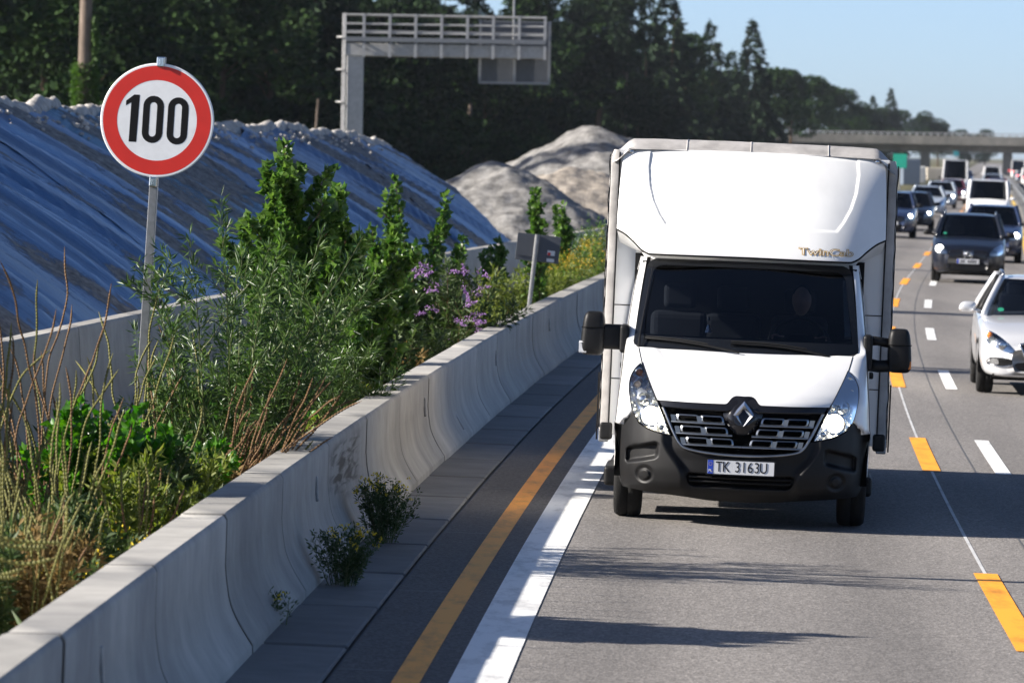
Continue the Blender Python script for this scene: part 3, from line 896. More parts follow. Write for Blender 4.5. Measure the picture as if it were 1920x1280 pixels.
# ------------------------------------------------------------------ site furniture far down the road
def post_sign(name, label, px, Yq, zc, w, h, mat):
    root = thing(name, label, 'sign', ((px - 960 - 6) / 1e4 * Yq, Yq, -0.05))
    mk('post', *tube([(0, 0, 0), (0, 0, zc + h / 2)], 0.05, 8), MAT['galv'], root)
    mk('panel', *box(-w / 2, w / 2, -0.09, -0.06, zc - h / 2, zc + h / 2, 0.01), mat, root)
post_sign('green_sign', 'bright green panel sign seen past the right edge of the white truck', 1687, 320, 2.6, 0.8, 0.85, MAT['green_sign'])
post_sign('blue_sign', 'small teal panel sign above the far white van', 1792, 520, 3.2, 0.5, 0.5, M('teal_sign', (0.05, 0.32, 0.36), 0.5))
def container(name, label, px, Yq, w, h, d, mat):
    root = thing(name, label, 'container', ((px - 960 - 6) / 1e4 * Yq, Yq, -0.1))
    mk('body', *box(-w / 2, w / 2, 0, d, 0.1, h, 0.04), mat, root)
    V = [box(-w / 2 + 0.1 + i * (w - 0.2) / 8, -w / 2 + 0.1 + (i + 0.5) * (w - 0.2) / 8, -0.04, -0.002, 0.25, h - 0.15) for i in range(8)]
    mk('ribs', *merge(*V), mat, root)
container('site_container', 'blue grey site container standing beside the far lanes', 1709, 520, 1.7, 2.7, 5, M('container_grey', (0.16, 0.20, 0.26), 0.6))
container('site_container', 'pale beige site container low beside the bridge pier', 1759, 640, 2.7, 1.6, 3, M('container_beige', (0.55, 0.50, 0.42), 0.7))
container('site_container', 'small white site box between grey container and bridge pier', 1727, 560, 0.9, 1.9, 2, M('container_white', (0.7, 0.7, 0.68), 0.6))
# ================================================================== WHITE BOX TRUCK
def road_frame(t, Y):
    s = S_(Y)
    ya = Vector((s, 1, 0)).normalized()
    xa = Vector((1, -s, -0.025)).normalized()
    za = xa.cross(ya).normalized()
    o = Vector(P(t, Y))
    m = Matrix.Identity(4)
    for i in range(3):
        m[i][0], m[i][1], m[i][2], m[i][3] = xa[i], ya[i], za[i], o[i]
    return m

def wheel(parent, x, y, r, w, name='wheel', rim=0.6, cap=None, outward=1):
    """wheel at (x,y) ; outward = side the rim face looks to (+1/-1)"""
    wl_ = bpy.data.objects.new(name, None); COL.objects.link(wl_); wl_.parent = parent
    wl_.location = (x, y, r)
    h = w / 2
    prof = [(r * rim, -h * 0.86), (r * 0.80, -h * 0.98), (r * 0.93, -h * 0.93), (r * 0.985, -h * 0.72), (r, -h * 0.45), (r, -h * 0.08), (r * 0.975, -h * 0.06), (r * 0.975, h * 0.02), (r, h * 0.04), (r, h * 0.45), (r * 0.985, h * 0.72), (r * 0.93, h * 0.93), (r * 0.80, h * 0.98), (r * rim, h * 0.86)]
    mk('tyre', *lathe(prof, 40, 'x'), MAT['black_rubber'], wl_, smooth=True)
    s = outward
    pr = [(r * rim * 1.01, h * 0.86 * s), (r * rim * 0.92, h * 0.80 * s), (r * rim * 0.80, h * 0.35 * s), (r * rim * 0.35, h * 0.45 * s), (r * rim * 0.25, h * 0.62 * s), (0.001, h * 0.62 * s)]
    mk('rim', *lathe(pr, 32, 'x'), MAT['dullchrome'] if cap is None else cap, wl_, smooth=True)
    return wl_

def truck():
    T = thing('box_truck', 'white box truck with black bumper and lit headlights, nearest vehicle on the road', 'truck')
    T.matrix_world = road_frame(-1.76, 42.0)
    W, WG, BP, BG = MAT['white'], MAT['white_grp'], MAT['black_plastic'], MAT['black_gloss']

    # ---- nose skin depth
    yc = [(0.15, -0.76), (0.20, -0.80), (0.30, -0.885), (0.45, -0.915), (0.60, -0.91), (0.75, -0.89), (0.90, -0.86), (0.96, -0.835), (1.02, -0.77), (1.10, -0.63), (1.20, -0.43), (1.30, -0.20), (1.336, -0.11), (1.40, -0.02)]
    ya_ = [(0.15, 0.44), (0.6, 0.42), (0.9, 0.40), (1.0, 0.36), (1.1, 0.28), (1.2, 0.20), (1.34, 0.12)]
    def yF(x, z): return herm(yc, z) + herm(ya_, z) * abs(x / 0.97) ** 2.6
    def yW(x, z): return -0.10 + (z - 1.336) * 1.19 + 0.06 * math.sin((z - 1.336) / 0.69 * math.pi) * -1 + 0.17 * abs(x / 0.88) ** 2.5

    # ---- hood
    xe = [(0.95, 0.662), (1.03, 0.712), (1.12, 0.757), (1.225, 0.806), (1.336, 0.842)]
    def zhb(u):
        a = abs(u)
        return herm([(0, 1.014), (0.10, 1.013), (0.128, 1.004), (0.185, 0.962), (0.21, 0.955), (0.5, 0.954), (1.0, 0.957)], a)
    def hood(u, v):
        z = zhb(u) + (1.336 - zhb(u)) * v
        x = u * herm(xe, z)
        a = abs(x)
        # pressed centre panel, bounded by a curve that narrows towards the front
        zl = 1.10 + 0.5 * max(0.0, a - 0.42) ** 1.5
        m = sstep(zl, zl + 0.045, z) * sstep(0.735 + (z - 1.33) * 0.9, 0.655 + (z - 1.33) * 0.9, a)
        return (x, yF(x, z) + 0.020 * m, z + (-0.006 * m))
    mk('hood', *gridf(hood, lin(-1, 1, 121), lin(0, 1, 41)), W, T, smooth=True)

    for s in (-1, 1):
        hp = [(s * (herm(xe, z) + 0.002), yF(herm(xe, z), z) - 0.001, z) for z in lin(0.965, 1.33, 20)]
        mk('hood_gap', *tube(hp, 0.0035, 5), MAT['void'], T)
    # ---- front wings, A pillars and cab sides
    ztb = [(0.855, 0.838), (0.905, 0.795), (0.985, 0.742), (1.1, 0.742)]
    rows = lin(0.745, 2.03, 60)
    Fz = [(0.745, 0.905), (0.79, 0.868), (0.84, 0.856), (0.88, 0.866), (0.95, 0.882), (1.03, 0.893), (1.11, 0.893), (1.16, 0.868), (1.20, 0.835), (1.228, 0.810), (1.27, 0.822), (1.336, 0.846), (1.36, 0.888), (1.5, 0.878), (1.75, 0.857), (2.03, 0.826)]
    Kx = [(0.745, 0.992), (0.95, 0.978), (1.16, 0.958), (1.36, 0.945), (1.7, 0.915), (2.03, 0.872)]
    Ky = [(0.745, -0.36), (0.95, -0.30), (1.2, -0.12), (1.36, 0.10), (1.7, 0.58), (2.03, 0.92)]
    Sx = [(0.745, 1.005), (1.0, 1.005), (1.3, 0.995), (1.7, 0.955), (2.03, 0.885)]
    def side_pt(s, q, z, off=0.0):
        fx = herm(Fz, z); fy = yF(fx, z) if z < 1.345 else yW(fx, z) + 0.004
        if z < 0.84: fy = yF(fx, z)
        kx, ky, sx = herm(Kx, z), herm(Ky, z), herm(Sx, z)
        if q < 0.5:   # front face to corner, rounded
            t = q / 0.5; b_ = t * t
            x = fx + (kx - fx) * (1 - (1 - t) ** 1.7); y = fy + (ky - fy) * (t ** 1.5)
        else:
            t = (q - 0.5) / 0.5
            x = kx + (sx - kx) * (1 - (1 - t) ** 2); y = ky + (1.34 - ky) * t
        if q <= 0.5 and z < herm(ztb, x) + 0.004 and z < 0.85: y += 0.07
        return (s * (x - off), y + off * (0.6 if q < 0.5 else 0), z)
    qs = lin(0, 0.5, 13) + lin(0.54, 1, 12)
    def hole(i, j):
        zz = rows[j]; q = qs[min(i, len(qs) - 1)]
        return 1.34 < zz < 1.92 and 0.60 < q < 0.95
    for s in (-1, 1):
        o = mk('cab_side', *gridf(lambda q, z: side_pt(s, q, z), qs, rows, skip=hole), W, T, smooth=True)
        mk('side_trim', *gridf(lambda q, z: side_pt(s, q, z, 0.03), qs, [z for z in rows if z > 1.2] , skip=lambda i, j: 1.34 < [z for z in rows if z > 1.2][j] < 1.92 and 0.60 < qs[i] < 0.95), MAT['trim'], o, smooth=True)
        mk('side_window', *gridf(lambda q, z: side_pt(s, q, z, 0.012), lin(0.58, 0.98, 8), lin(1.32, 1.95, 8)), MAT['glass_side'], o, smooth=True)
        mk('door_gap', *merge(*[tube([side_pt(s, q, z, -0.001) for z in lin(0.76, 1.98, 16)], 0.004, 5) for q in (0.545,)]), MAT['void'], o)
        # lower door and sill behind the wheel arch
        mk('door_lower', *merge(box(s * 0.99 - 0.02, s * 0.99 + 0.02, 0.44, 1.34, 0.36, 0.75, 0.01)), W, T)
        mk('wheel_arch', *merge(*[gridf(lambda a, x: (s * x, 0.0 + 0.43 * math.cos(a), 0.34 + 0.43 * math.sin(a)), lin(0, math.pi, 17), [0.62, 0.985])]), MAT['void'], T, smooth=True)
        V, F = [], []
        ar = [(0.0 + 0.43 * math.cos(a), 0.34 + 0.43 * math.sin(a)) for a in lin(0.0, math.pi, 17)]
        V = [(s * 1.0, y, z) for y, z in ar] + [(s * 1.0, y, max(0.76, z)) for y, z in ar]
        F = [(i, i + 1, 17 + i + 1, 17 + i) for i in range(16)]
        mk('arch_panel', V, F, W, T)
        mk('side_step', *box(s * 1.0 - 0.09, s * 1.0 + 0.05, 0.5, 1.3, 0.20, 0.36, 0.03), BP, T)
        # door handle and side clearance piece
        mk('door_handle', *box(s * 1.0 - 0.01, s * 1.0 + 0.035, 1.0, 1.2, 1.12, 1.17, 0.012), BP, o)
    # ---- cab roof and header strip above the glass
    mk('cab_roof', *gridf(lambda u, v: (u * herm([(0, 0.835), (1, 0.90)], v), herm([(0, yW(0, 2.025)), (1, 1.34)], v) + 0.15 * abs(u) ** 2.5 * (1 - v), 2.018 + 0.075 * v ** 0.6 - 0.02 * u * u), lin(-1, 1, 21), lin(0, 1, 8)), W, T, smooth=True)

    # ---- windscreen
    def ws_out(inset):
        b, t = 1.338 + inset * 0.6, 2.022 - inset
        pts = []
        xb, xt = 0.890 - inset, 0.824 - inset
        r = 0.085
        pts += [(x, b - 0.004 * (1 - (x / xb) ** 2)) for x in lin(-xb + 0.03, xb - 0.03, 25)]
        pts += [(xb - 0.008, b + 0.012), (xb, b + 0.04)]
        pts += [(xb + (xt - xb) * q, b + 0.04 + (t - r - b - 0.04) * q) for q in lin(0.1, 1, 9)]
        pts += [(xt - r + r * math.cos(R(a)), t - r + r * math.sin(R(a))) for a in (20, 40, 60, 80)]
        pts += [(x, t + 0.004 * (1 - (x / xt) ** 2)) for x in lin(xt - r, -xt + r, 25)]
        pts += [(-xt + r - r * math.sin(R(a)), t - r + r * math.cos(R(a))) for a in (10, 30, 50, 70)]
        pts += [(-xb - (xt - xb) * q, b + 0.04 + (t - r - b - 0.04) * q) for q in lin(1, 0.1, 9)]
        pts += [(-xb, b + 0.04), (-xb + 0.008, b + 0.012)]
        return pts
    ow, iw = ws_out(0.0), ws_out(0.05)
    # taller black band at the foot of the glass
    iw = [(x, max(z, 1.425)) for x, z in iw]
    wsd = mk('windshield', *patch(iw, lambda x, z: yW(x, z), 6), MAT['glass'], T, smooth=True)
    mk('windshield_border', *ringpatch(ow, iw, lambda x, z: yW(x, z) - 0.004), MAT['frit'], wsd, smooth=True)
    mk('cowl', *gridf(lambda u, v: (u * 0.87, yW(u * 0.87, 1.34) - 0.02 + 0.10 * v, 1.318 + 0.03 * v), lin(-1, 1, 21), [0, 0.5, 1]), BP, T, smooth=True)
    for pts in ([(-0.80, 1.405), (-0.55, 1.395), (-0.30, 1.370), (-0.05, 1.330)], [(-0.12, 1.398), (0.20, 1.392), (0.48, 1.362), (0.66, 1.325)]):
        pth = [(x, yW(x, z) - 0.028, z) for x, z in spline(pts, 6)]
        wp = mk('wiper', *tube(pth, 0.010, 6), MAT['black_plastic'], T)
        mk('wiper_blade', *tube([(x, y + 0.012, z + 0.014) for x, y, z in pth[:13]], 0.007, 5), MAT['black_rubber'], wp)
    mk('antenna', *merge(tube([(-0.845, yW(-0.845, 1.34) - 0.05, 1.33), (-0.838, yW(-0.84, 1.42) - 0.06, 1.44), (-0.775, yW(-0.78, 1.95) - 0.08, 1.96)], [0.012, 0.006, 0.0035], 6), tube([(-0.845, yW(-0.845, 1.34) - 0.045, 1.30), (-0.845, yW(-0.845, 1.34) - 0.05, 1.345)], [0.035, 0.016], 8)), BP, T)

    # ---- bumper
    zt = [(0, 0.563), (0.3, 0.574), (0.40, 0.592), (0.475, 0.628), (0.52, 0.685), (0.56, 0.69), (0.69, 0.716), (0.80, 0.767), (0.855, 0.838), (0.905, 0.795), (0.985, 0.742)]
    zb_ = [(0, 0.195), (0.25, 0.200), (0.5, 0.222), (0.8, 0.242), (0.985, 0.26)]
    Wz = [(0.19, 0.84), (0.25, 0.895), (0.36, 0.945), (0.51, 0.975), (0.75, 0.988), (0.85, 0.988)]
    def sdbox(x, z, cx, cz, hx, hz, r):
        qx, qz = abs(x - cx) - hx + r, abs(z - cz) - hz + r
        return math.hypot(max(qx, 0), max(qz, 0)) + min(max(qx, qz), 0) - r
    def bump(u, v):
        x0 = abs(u) * 0.985
        z = herm(zb_, x0) + (herm(zt, x0) - herm(zb_, x0)) * v
        x = u * herm(Wz, z)
        a = abs(x); y = yF(x, z)
        # flared corner blisters either side of the plate panel
        xr = 0.43 + 0.16 * sstep(0.36, 0.66, z)
        y -= 0.055 * sstep(xr - 0.05, xr + 0.035, a) * sstep(0.93, 0.72, a) * sstep(0.19, 0.34, z)
        y += 0.012 * sstep(xr + 0.0, xr - 0.07, a) * sstep(0.6, 0.5, z)
        # step pocket, fog blank, lower intake
        sl = 0.25 * (a - 0.76)
        d = sdbox(a, z + sl, 0.77, 0.548, 0.125, 0.062, 0.03)
        y += 0.075 * sstep(0.008, -0.022, d)
        rr = math.hypot(a - 0.742, z - 0.379)
        y += 0.022 * sstep(0.078, 0.052, rr) - 0.018 * sstep(0.043, 0.034, rr)
        d = sdbox(x, z, 0, 0.362, 0.405 + (z - 0.36) * 0.35, 0.05, 0.035)
        y += 0.06 * sstep(0.006, -0.012, d)
        if a > 0.84: y += 0.35 * ((a - 0.84) / 0.145) ** 2.2 * 0.55
        return (x, y, z)
    bmp = mk('bumper', *gridf(bump, lin(-1, 1, 221), lin(0, 1, 71)), BP, T, smooth=True)
    mk('bumper_return', *gridf(lambda u, v: (lambda p: (p[0] * (1 - 0.04 * v), p[1] + 0.35 * v, p[2] - 0.0 + 0.03 * v))(bump(u, 0)), lin(-1, 1, 41), [0, 0.3, 1]), BP, bmp, smooth=True)
    for s in (-1, 1):   # bumper end wrapping round to the wheel arch
        mk('bumper_end', *gridf(lambda v, k: (lambda p: (p[0] + s * 0.012 * k, p[1] + (-0.44 - p[1]) * k if p[1] < -0.44 else p[1] + 0.02 * k, p[2]))(bump(s, v)), lin(0, 1, 12), [0, 1]), BP, bmp, smooth=True)
    for z in (0.352, 0.385):
        mk('intake_slat', *tube([(x, yF(x, z) + 0.012 + (0.012), z) for x in lin(-0.395, 0.395, 17)], 0.0075, 6), BP, bmp)
    mk('intake_void', *gridf(lambda x, z: (x, yF(x, z) + 0.066, z), lin(-0.41, 0.41, 17), [0.31, 0.36, 0.412]), MAT['void'], bmp)

    # ---- licence plate
    pw, ph = 0.52, 0.112
    pl = bpy.data.objects.new('licence_plate', None); COL.objects.link(pl); pl.parent = T
    pl.location = (0.002, yF(0, 0.472) - 0.018, 0.472)
    pl.rotation_euler = (R(-3), 0, 0)
    mk('plate_holder', *prism(rrect(0, 0, pw + 0.018, ph + 0.016, 0.01), -0.004, 0.05), BP, pl)
    mk('plate', *prism(rrect(0, 0, pw, ph, 0.008), -0.008, -0.0045), MAT['plate_white'], pl)
    mk('country_band', *prism([(-pw / 2 + 0.006, -ph / 2 + 0.004), (-pw / 2 + 0.047, -ph / 2 + 0.004), (-pw / 2 + 0.047, ph / 2 - 0.004), (-pw / 2 + 0.006, ph / 2 - 0.004)], -0.0095, -0.0082), MAT['plate_blue'], pl)
    text_mesh('lettering', 'PL', 0.03, MAT['plate_white'], pl, (-pw / 2 + 0.026, -0.0105, -0.03), (R(90), 0, 0), offset=0.0006)
    star = []
    for i in range(12):
        a = 2 * math.pi * i / 12
        star.append(prism([(-pw / 2 + 0.026 + 0.012 * math.cos(a) + 0.0026 * math.cos(b_), 0.022 + 0.012 * math.sin(a) + 0.0026 * math.sin(b_)) for b_ in (0, 2.1, 4.2)], -0.0105, -0.0098))
    mk('star_ring', *merge(*star), MAT['line_yellow'], pl)
    xs_ = -0.195
    for ch, wch in (('T', 0.053), ('K', 0.056), (' ', 0.035), ('3', 0.052), ('1', 0.045), ('6', 0.052), ('3', 0.052), ('U', 0.05)):
        if ch != ' ':
            text_mesh('lettering', ch, 0.115, MAT['sign_black'], pl, (xs_ + wch / 2, -0.0095, 0.0), (R(90), 0, 0), offset=-0.0005, sx=0.80)
        xs_ += wch
    mk('frame_edge', *ringpatch(rrect(0, 0, pw, ph, 0.008), rrect(0, 0, pw - 0.006, ph - 0.006, 0.006), lambda x, z: -0.0088), MAT['sign_black'], pl)

    # ---- grille
    gr = mk('grille', *patch([(x, zhb(x / 0.662) - 0.012) for x in lin(0.655, -0.655, 41)] + [(-0.60, 0.84), (-0.555, 0.72), (-0.49, 0.632), (-0.40, 0.593), (-0.2, 0.57), (0.0, 0.565), (0.2, 0.57), (0.40, 0.593), (0.49, 0.632), (0.555, 0.72), (0.60, 0.84)], lambda x, z: yF(x, z) + 0.07, 6), MAT['void'], T, smooth=True)
    # top band
    def tband(u, v):
        zt_ = zhb(u * 0.985) - 0.004; zb2 = 0.895 - 0.012 * (1 - u * u)
        z = zb2 + (zt_ - zb2) * v
        x = u * (0.655 - 0.05 * (1 - (z - 0.88) / 0.075 if z < 0.955 else 0))
        return (x, yF(x, z) - 0.004 + 0.05 * (1 - sstep(0.0, 0.25, v)), z)
    mk('grille_band', *gridf(tband, lin(-1, 1, 61), lin(0, 1, 9)), BG, gr, smooth=True)
    hexo = spline([(0.0, 1.018), (0.075, 1.014), (0.125, 0.955), (0.155, 0.885), (0.118, 0.80), (0.06, 0.735), (0, 0.722), (-0.06, 0.735), (-0.118, 0.80), (-0.155, 0.885), (-0.125, 0.955), (-0.075, 1.014)], 4, True)
    mk('badge_shield', *patch(hexo, lambda x, z: yF(x, min(z, 0.97)) - 0.012 + 0.05 * sstep(0.08, 0.0, 0.155 - math.hypot(x, (z - 0.87) * 0.9)), 6), BG, gr, smooth=True)
    # diamond badge: an upright lozenge ring with bevelled faces
    def loz(w, h): return [(0.008 + w, 0.872), (0.008, 0.872 + h), (0.008 - w, 0.872), (0.008, 0.872 - h)]
    yb = yF(0, 0.9) - 0.036
    o1, m1, i1 = loz(0.092, 0.112), loz(0.068, 0.083), loz(0.033, 0.052)
    V = [(x, yb + 0.028, z) for x, z in o1] + [(x, yb, z) for x, z in m1] + [(x, yb + 0.024, z) for x, z in i1]
    F = [(i, (i + 1) % 4, 4 + (i + 1) % 4, 4 + i) for i in range(4)] + [(4 + i, 4 + (i + 1) % 4, 8 + (i + 1) % 4, 8 + i) for i in range(4)]
    mk('badge', V, F, MAT['chrome'], gr)
    # U-shaped chrome surround
    pth = spline([(-0.618, 0.905), (-0.597, 0.865), (-0.536, 0.735), (-0.475, 0.634), (-0.40, 0.596), (-0.2, 0.571), (0, 0.565), (0.2, 0.571), (0.40, 0.596), (0.475, 0.634), (0.536, 0.735), (0.597, 0.865), (0.618, 0.905)], 6)
    V = []; F = []
    for x, z in pth:
        y = yF(x, z)
        n2 = Vector((x, 0, z - 0.95)).normalized()
        for k, dy in ((0.012, 0.03), (0.014, -0.012), (0.004, -0.024), (-0.008, -0.018), (-0.010, 0.03)):
            V.append((x + n2.x * k, y + dy, z + n2.z * k))
    for i in range(len(pth) - 1):
        for k in range(4): F.append((5 * i + k, 5 * i + k + 1, 5 * i + 6 + k, 5 * i + 5 + k))
    mk('grille_surround', V, F, MAT['dullchrome'], gr, smooth=True)
    # slats: bar + two rounded windows each side, three rows
    for row, (z0, xa, xb) in enumerate(((0.802, 0.135, 0.552), (0.716, 0.075, 0.517), (0.632, 0.0, 0.470))):
        for s in (-1, 1):
            dep = lambda x, z: yF(x, z) - 0.002 - (0.016 if z < z0 + 0.01 else 0)
            V = []; F = []
            xs = lin(xa if xa else 0.001, xb, 15)
            for x in xs:
                drop = 0.022 * sstep(0.20, 0.09, x) if row > 0 else 0
                for dy, dz in ((0.04, -0.006), (-0.006, -0.009), (-0.010, 0.0), (0.02, 0.008)):
                    V.append((s * x, yF(x, z0) + dy, z0 + dz + 0 * drop))
            for i in range(14):
                for k in range(3): F.append((4 * i + k, 4 * i + k + 1, 4 * i + 5 + k, 4 * i + 4 + k))
            sl = mk('slat', V, F, MAT['dullchrome'], gr, smooth=True)
            x1 = xb - 0.045
            for q in range(2):
                cx = x1 - 0.085 - q * 0.188; cz = z0 + 0.030
                if cx - 0.08 < xa - 0.02: continue
                o_, i_ = rrect(cx, cz, 0.178, 0.058, 0.02), rrect(cx, cz, 0.150, 0.040, 0.014)
                sk = lambda pts: [(s * (x + 0.25 * (z - cz)), z) for x, z in pts]
                V1, F1 = ringpatch(sk(o_), sk(i_), lambda x, z: yF(x, z) + 0.002, lambda x, z: yF(x, z) - 0.004)
                V2, F2 = ringpatch(sk(i_), sk(i_), lambda x, z: yF(x, z) - 0.004, lambda x, z: yF(x, z) + 0.045)
                mk('slat_window', *merge((V1, F1), (V2, F2)), MAT['dullchrome'], gr)
            # plain link pieces between the windows
            for xq in (x1 + 0.022, x1 - 0.179):
                mk('slat_link', *gridf(lambda u, v: (s * (xq + u + 0.012 * v), yF(xq, z0) + 0.001, z0 + 0.052 * v), [-0.018, 0.018], [0, 1]), MAT['dullchrome'], gr)

    # ---- headlights
    hl = [(0.806, 1.226), (0.853, 1.182), (0.888, 1.11), (0.893, 1.03), (0.880, 0.95), (0.858, 0.86), (0.815, 0.785), (0.752, 0.742), (0.65, 0.710), (0.556, 0.694), (0.590, 0.78), (0.652, 0.915), (0.712, 1.032), (0.762, 1.132)]
    for s in (-1, 1):
        ol = spline([(s * x, z) for x, z in hl[:10]], 5) + spline([(s * x, z) for x, z in hl[9:] + [hl[0]]], 5)[1:-1]
        cx = sum(p[0] for p in ol) / len(ol); cz = sum(p[1] for p in ol) / len(ol)
        def dp(x, z): return yF(x, z)
        h = mk('headlight', *patch(ol, lambda x, z: yF(x, z) + 0.075 * sstep(0.0, 0.05, min(math.hypot(x - a, z - b_) for a, b_ in ol[::3])), 7), MAT['reflector'], T, smooth=True)
        mk('lens_cover', *patch(ol, lambda x, z: yF(x, z) - 0.010, 7), MAT['lens'], h, smooth=True)
        mk('lens_seal', *tube([(x, yF(x, z) - 0.004, z) for x, z in ol], 0.0055, 5, closed=True), BG, h)
        def dish(name, x, z, r, dy, mat_, bulge=0.35, ring=None):
            pr = [(r, 0.0), (r * 0.96, -r * 0.12), (r * 0.75, -r * bulge * 0.7), (r * 0.4, -r * bulge), (0.001, -r * bulge * 1.1)]
            V, F = lathe(pr, 24, 'y')
            o = mk(name, *shift((V, F), (s * x, yF(x, z) + dy, z)), mat_, h, smooth=True)
            if ring:
                mk('lamp_bezel', *shift(lathe([(r * 1.22, 0.01), (r * 1.2, -0.012), (r * 1.02, -0.018), (r * 0.98, 0.02)], 24, 'y'), (s * x, yF(x, z) + dy, z)), ring, h, smooth=True)
            return o
        dish('headlamp', 0.712, 0.832, 0.073, 0.045, MAT['lamp'], 0.3, MAT['chrome'])
        dish('main_beam', 0.772, 0.945, 0.050, 0.05, MAT['chrome'], 0.5, MAT['dullchrome'])
        dish('indicator', 0.820, 1.148, 0.030, 0.04, MAT['amber'], 0.5, MAT['chrome'])
        dish('side_lamp', 0.832, 1.06, 0.028, 0.045, M('pale_amber_lamp', (0.8, 0.6, 0.45), 0.3, coat=0.5) if s < 0 else bpy.data.materials['pale_amber_lamp'], 0.5, MAT['chrome'])
        dish('position_lamp', 0.628, 0.748, 0.022, 0.02, MAT['chrome'], 0.5)
        for (x, z) in ((0.852, 0.985), (0.846, 0.905), (0.80, 0.86)):
            dish('bezel_stud', x, z, 0.014, 0.04, MAT['chrome'], 0.6)

    # ---- mirrors
    for s in (-1, 1):
        mr = bpy.data.objects.new('mirror', None); COL.objects.link(mr); mr.parent = T
        cx = s * 1.212; cz = 1.42 if s < 0 else 1.385; hh = 0.175
        prof = []
        def mh(u, v):
            a = 2 * math.pi * u; b_ = (v - 0.5) * math.pi
            ex = 0.42
            sg = lambda q, e: math.copysign(abs(q) ** e, q)
            x = 0.092 * sg(math.cos(b_), 0.35) * sg(math.cos(a), ex); y = 0.085 * sg(math.cos(b_), 0.5) * sg(math.sin(a), 0.7); z = hh * sg(math.sin(b_), 0.55)
            x *= 1 - 0.16 * (z / hh - 0.2) * (1 if x * s > 0 else 0.2)
            return (cx + x, 0.26 + y, cz + z)
        mk('mirror_housing', *gridf(mh, lin(0, 1, 33), lin(0.001, 0.999, 25)), BP, mr, smooth=True)
        mk('housing_joint', *tube([(cx + x_, y_, cz + 0.045) for x_, y_ in [(0.097 * math.copysign(abs(math.cos(a)) ** .42, math.cos(a)), 0.26 + 0.088 * math.copysign(abs(math.sin(a)) ** .7, math.sin(a))) for a in lin(0, 2 * math.pi, 33)[:-1]]], 0.003, 4, closed=True), MAT['void'], mr)
        if s < 0:
            mk('mirror_arm', *xf(box(-0.11, 0.12, -0.05, 0.05, -0.095, 0.105, 0.03), Matrix.Translation((-1.055, 0.26, 1.392))), BP, mr, smooth=False)
            mk('mirror_foot', *box(-1.0, -0.925, 0.14, 0.42, 1.275, 1.50, 0.025), BP, mr)
        else:
            mk('mirror_arm', *tube([(0.94, 0.26, 1.455), (1.04, 0.25, 1.455), (1.14, 0.25, 1.44)], [0.045, 0.036, 0.04], 10), BP, mr, smooth=True)
            mk('mirror_arm', *tube([(0.94, 0.26, 1.27), (1.05, 0.25, 1.255), (1.16, 0.25, 1.265)], [0.055, 0.05, 0.05], 10), BP, mr, smooth=True)
            mk('mirror_foot', *box(0.925, 1.0, 0.14, 0.42, 1.215, 1.50, 0.025), BP, mr)
        mk('mirror_indicator', *box(cx + s * 0.062, cx + s * 0.099, 0.195, 0.24, cz - hh + 0.03, cz - hh + 0.10, 0.012), MAT['amber'] if s > 0 else MAT['plate_white'], mr)
        mk('mirror_glass', *box(cx - 0.07, cx + 0.07, 0.335, 0.35, cz - hh + 0.04, cz + hh - 0.04, 0.004), MAT['chrome'], mr)

    # ---- wind deflector above the cab
    zbk = [(0, 2.066), (0.80, 2.062), (0.86, 2.085), (0.94, 2.155), (1.02, 2.215), (1.085, 2.245)]
    crease = [(0.838, 2.93), (0.852, 2.75), (0.835, 2.60), (0.798, 2.478), (0.742, 2.37), (0.690, 2.296)]
    def insid(x, z):
        a = abs(x)
        if z < 2.2: return -1
        xc = float(np.interp(z, [p[1] for p in crease[::-1]], [p[0] for p in crease[::-1]]))
        return min((xc - a), (z - 2.292))
    def dfl_y(x, z):
        v = min(1.0, max(0.0, (z - 2.062) / 0.84))
        a = abs(x) / 1.085
        y = 0.665 + 0.60 * v ** 1.12 + 0.33 * a ** 4.2 * (1 - v) ** 0.9 + 0.10 * a ** 3 * v
        return y
    def dfl(u, v):
        x = u * 1.085; zt_ = 2.905 - 0.02 * u * u
        c = abs(x) - 1.03
        if c > 0: zt_ -= 0.055 - math.sqrt(max(0, 0.055 ** 2 - c * c))
        zb2 = herm(zbk, abs(x))
        z = zb2 + (zt_ - zb2) * v
        x *= 1 - 0.018 * v ** 2
        y = dfl_y(x, z)
        y += 0.016 * sstep(-0.003, 0.012, insid(x, z))
        y += 0.02 * sstep(0.96, 1.0, v)
        return (x, y, z)
    df = mk('wind_deflector', *gridf(dfl, lin(-1, 1, 261), lin(0, 1, 121)), WG, T, smooth=True)
    mk('deflector_lip', *gridf(lambda u, k: (lambda p: (p[0] * (1 - 0.01 * k), p[1] + 0.06 * k, p[2] - 0.012 * k))(dfl(u, 0)), lin(-1, 1, 81), [0, 0.2, 1]), WG, df, smooth=True)
    mk('deflector_seal', *tube([(lambda p: (p[0], p[1] + 0.012, p[2] - 0.010))(dfl(u, 0)) for u in lin(-1, 1, 81)], 0.007, 6), MAT['black_rubber'], df)
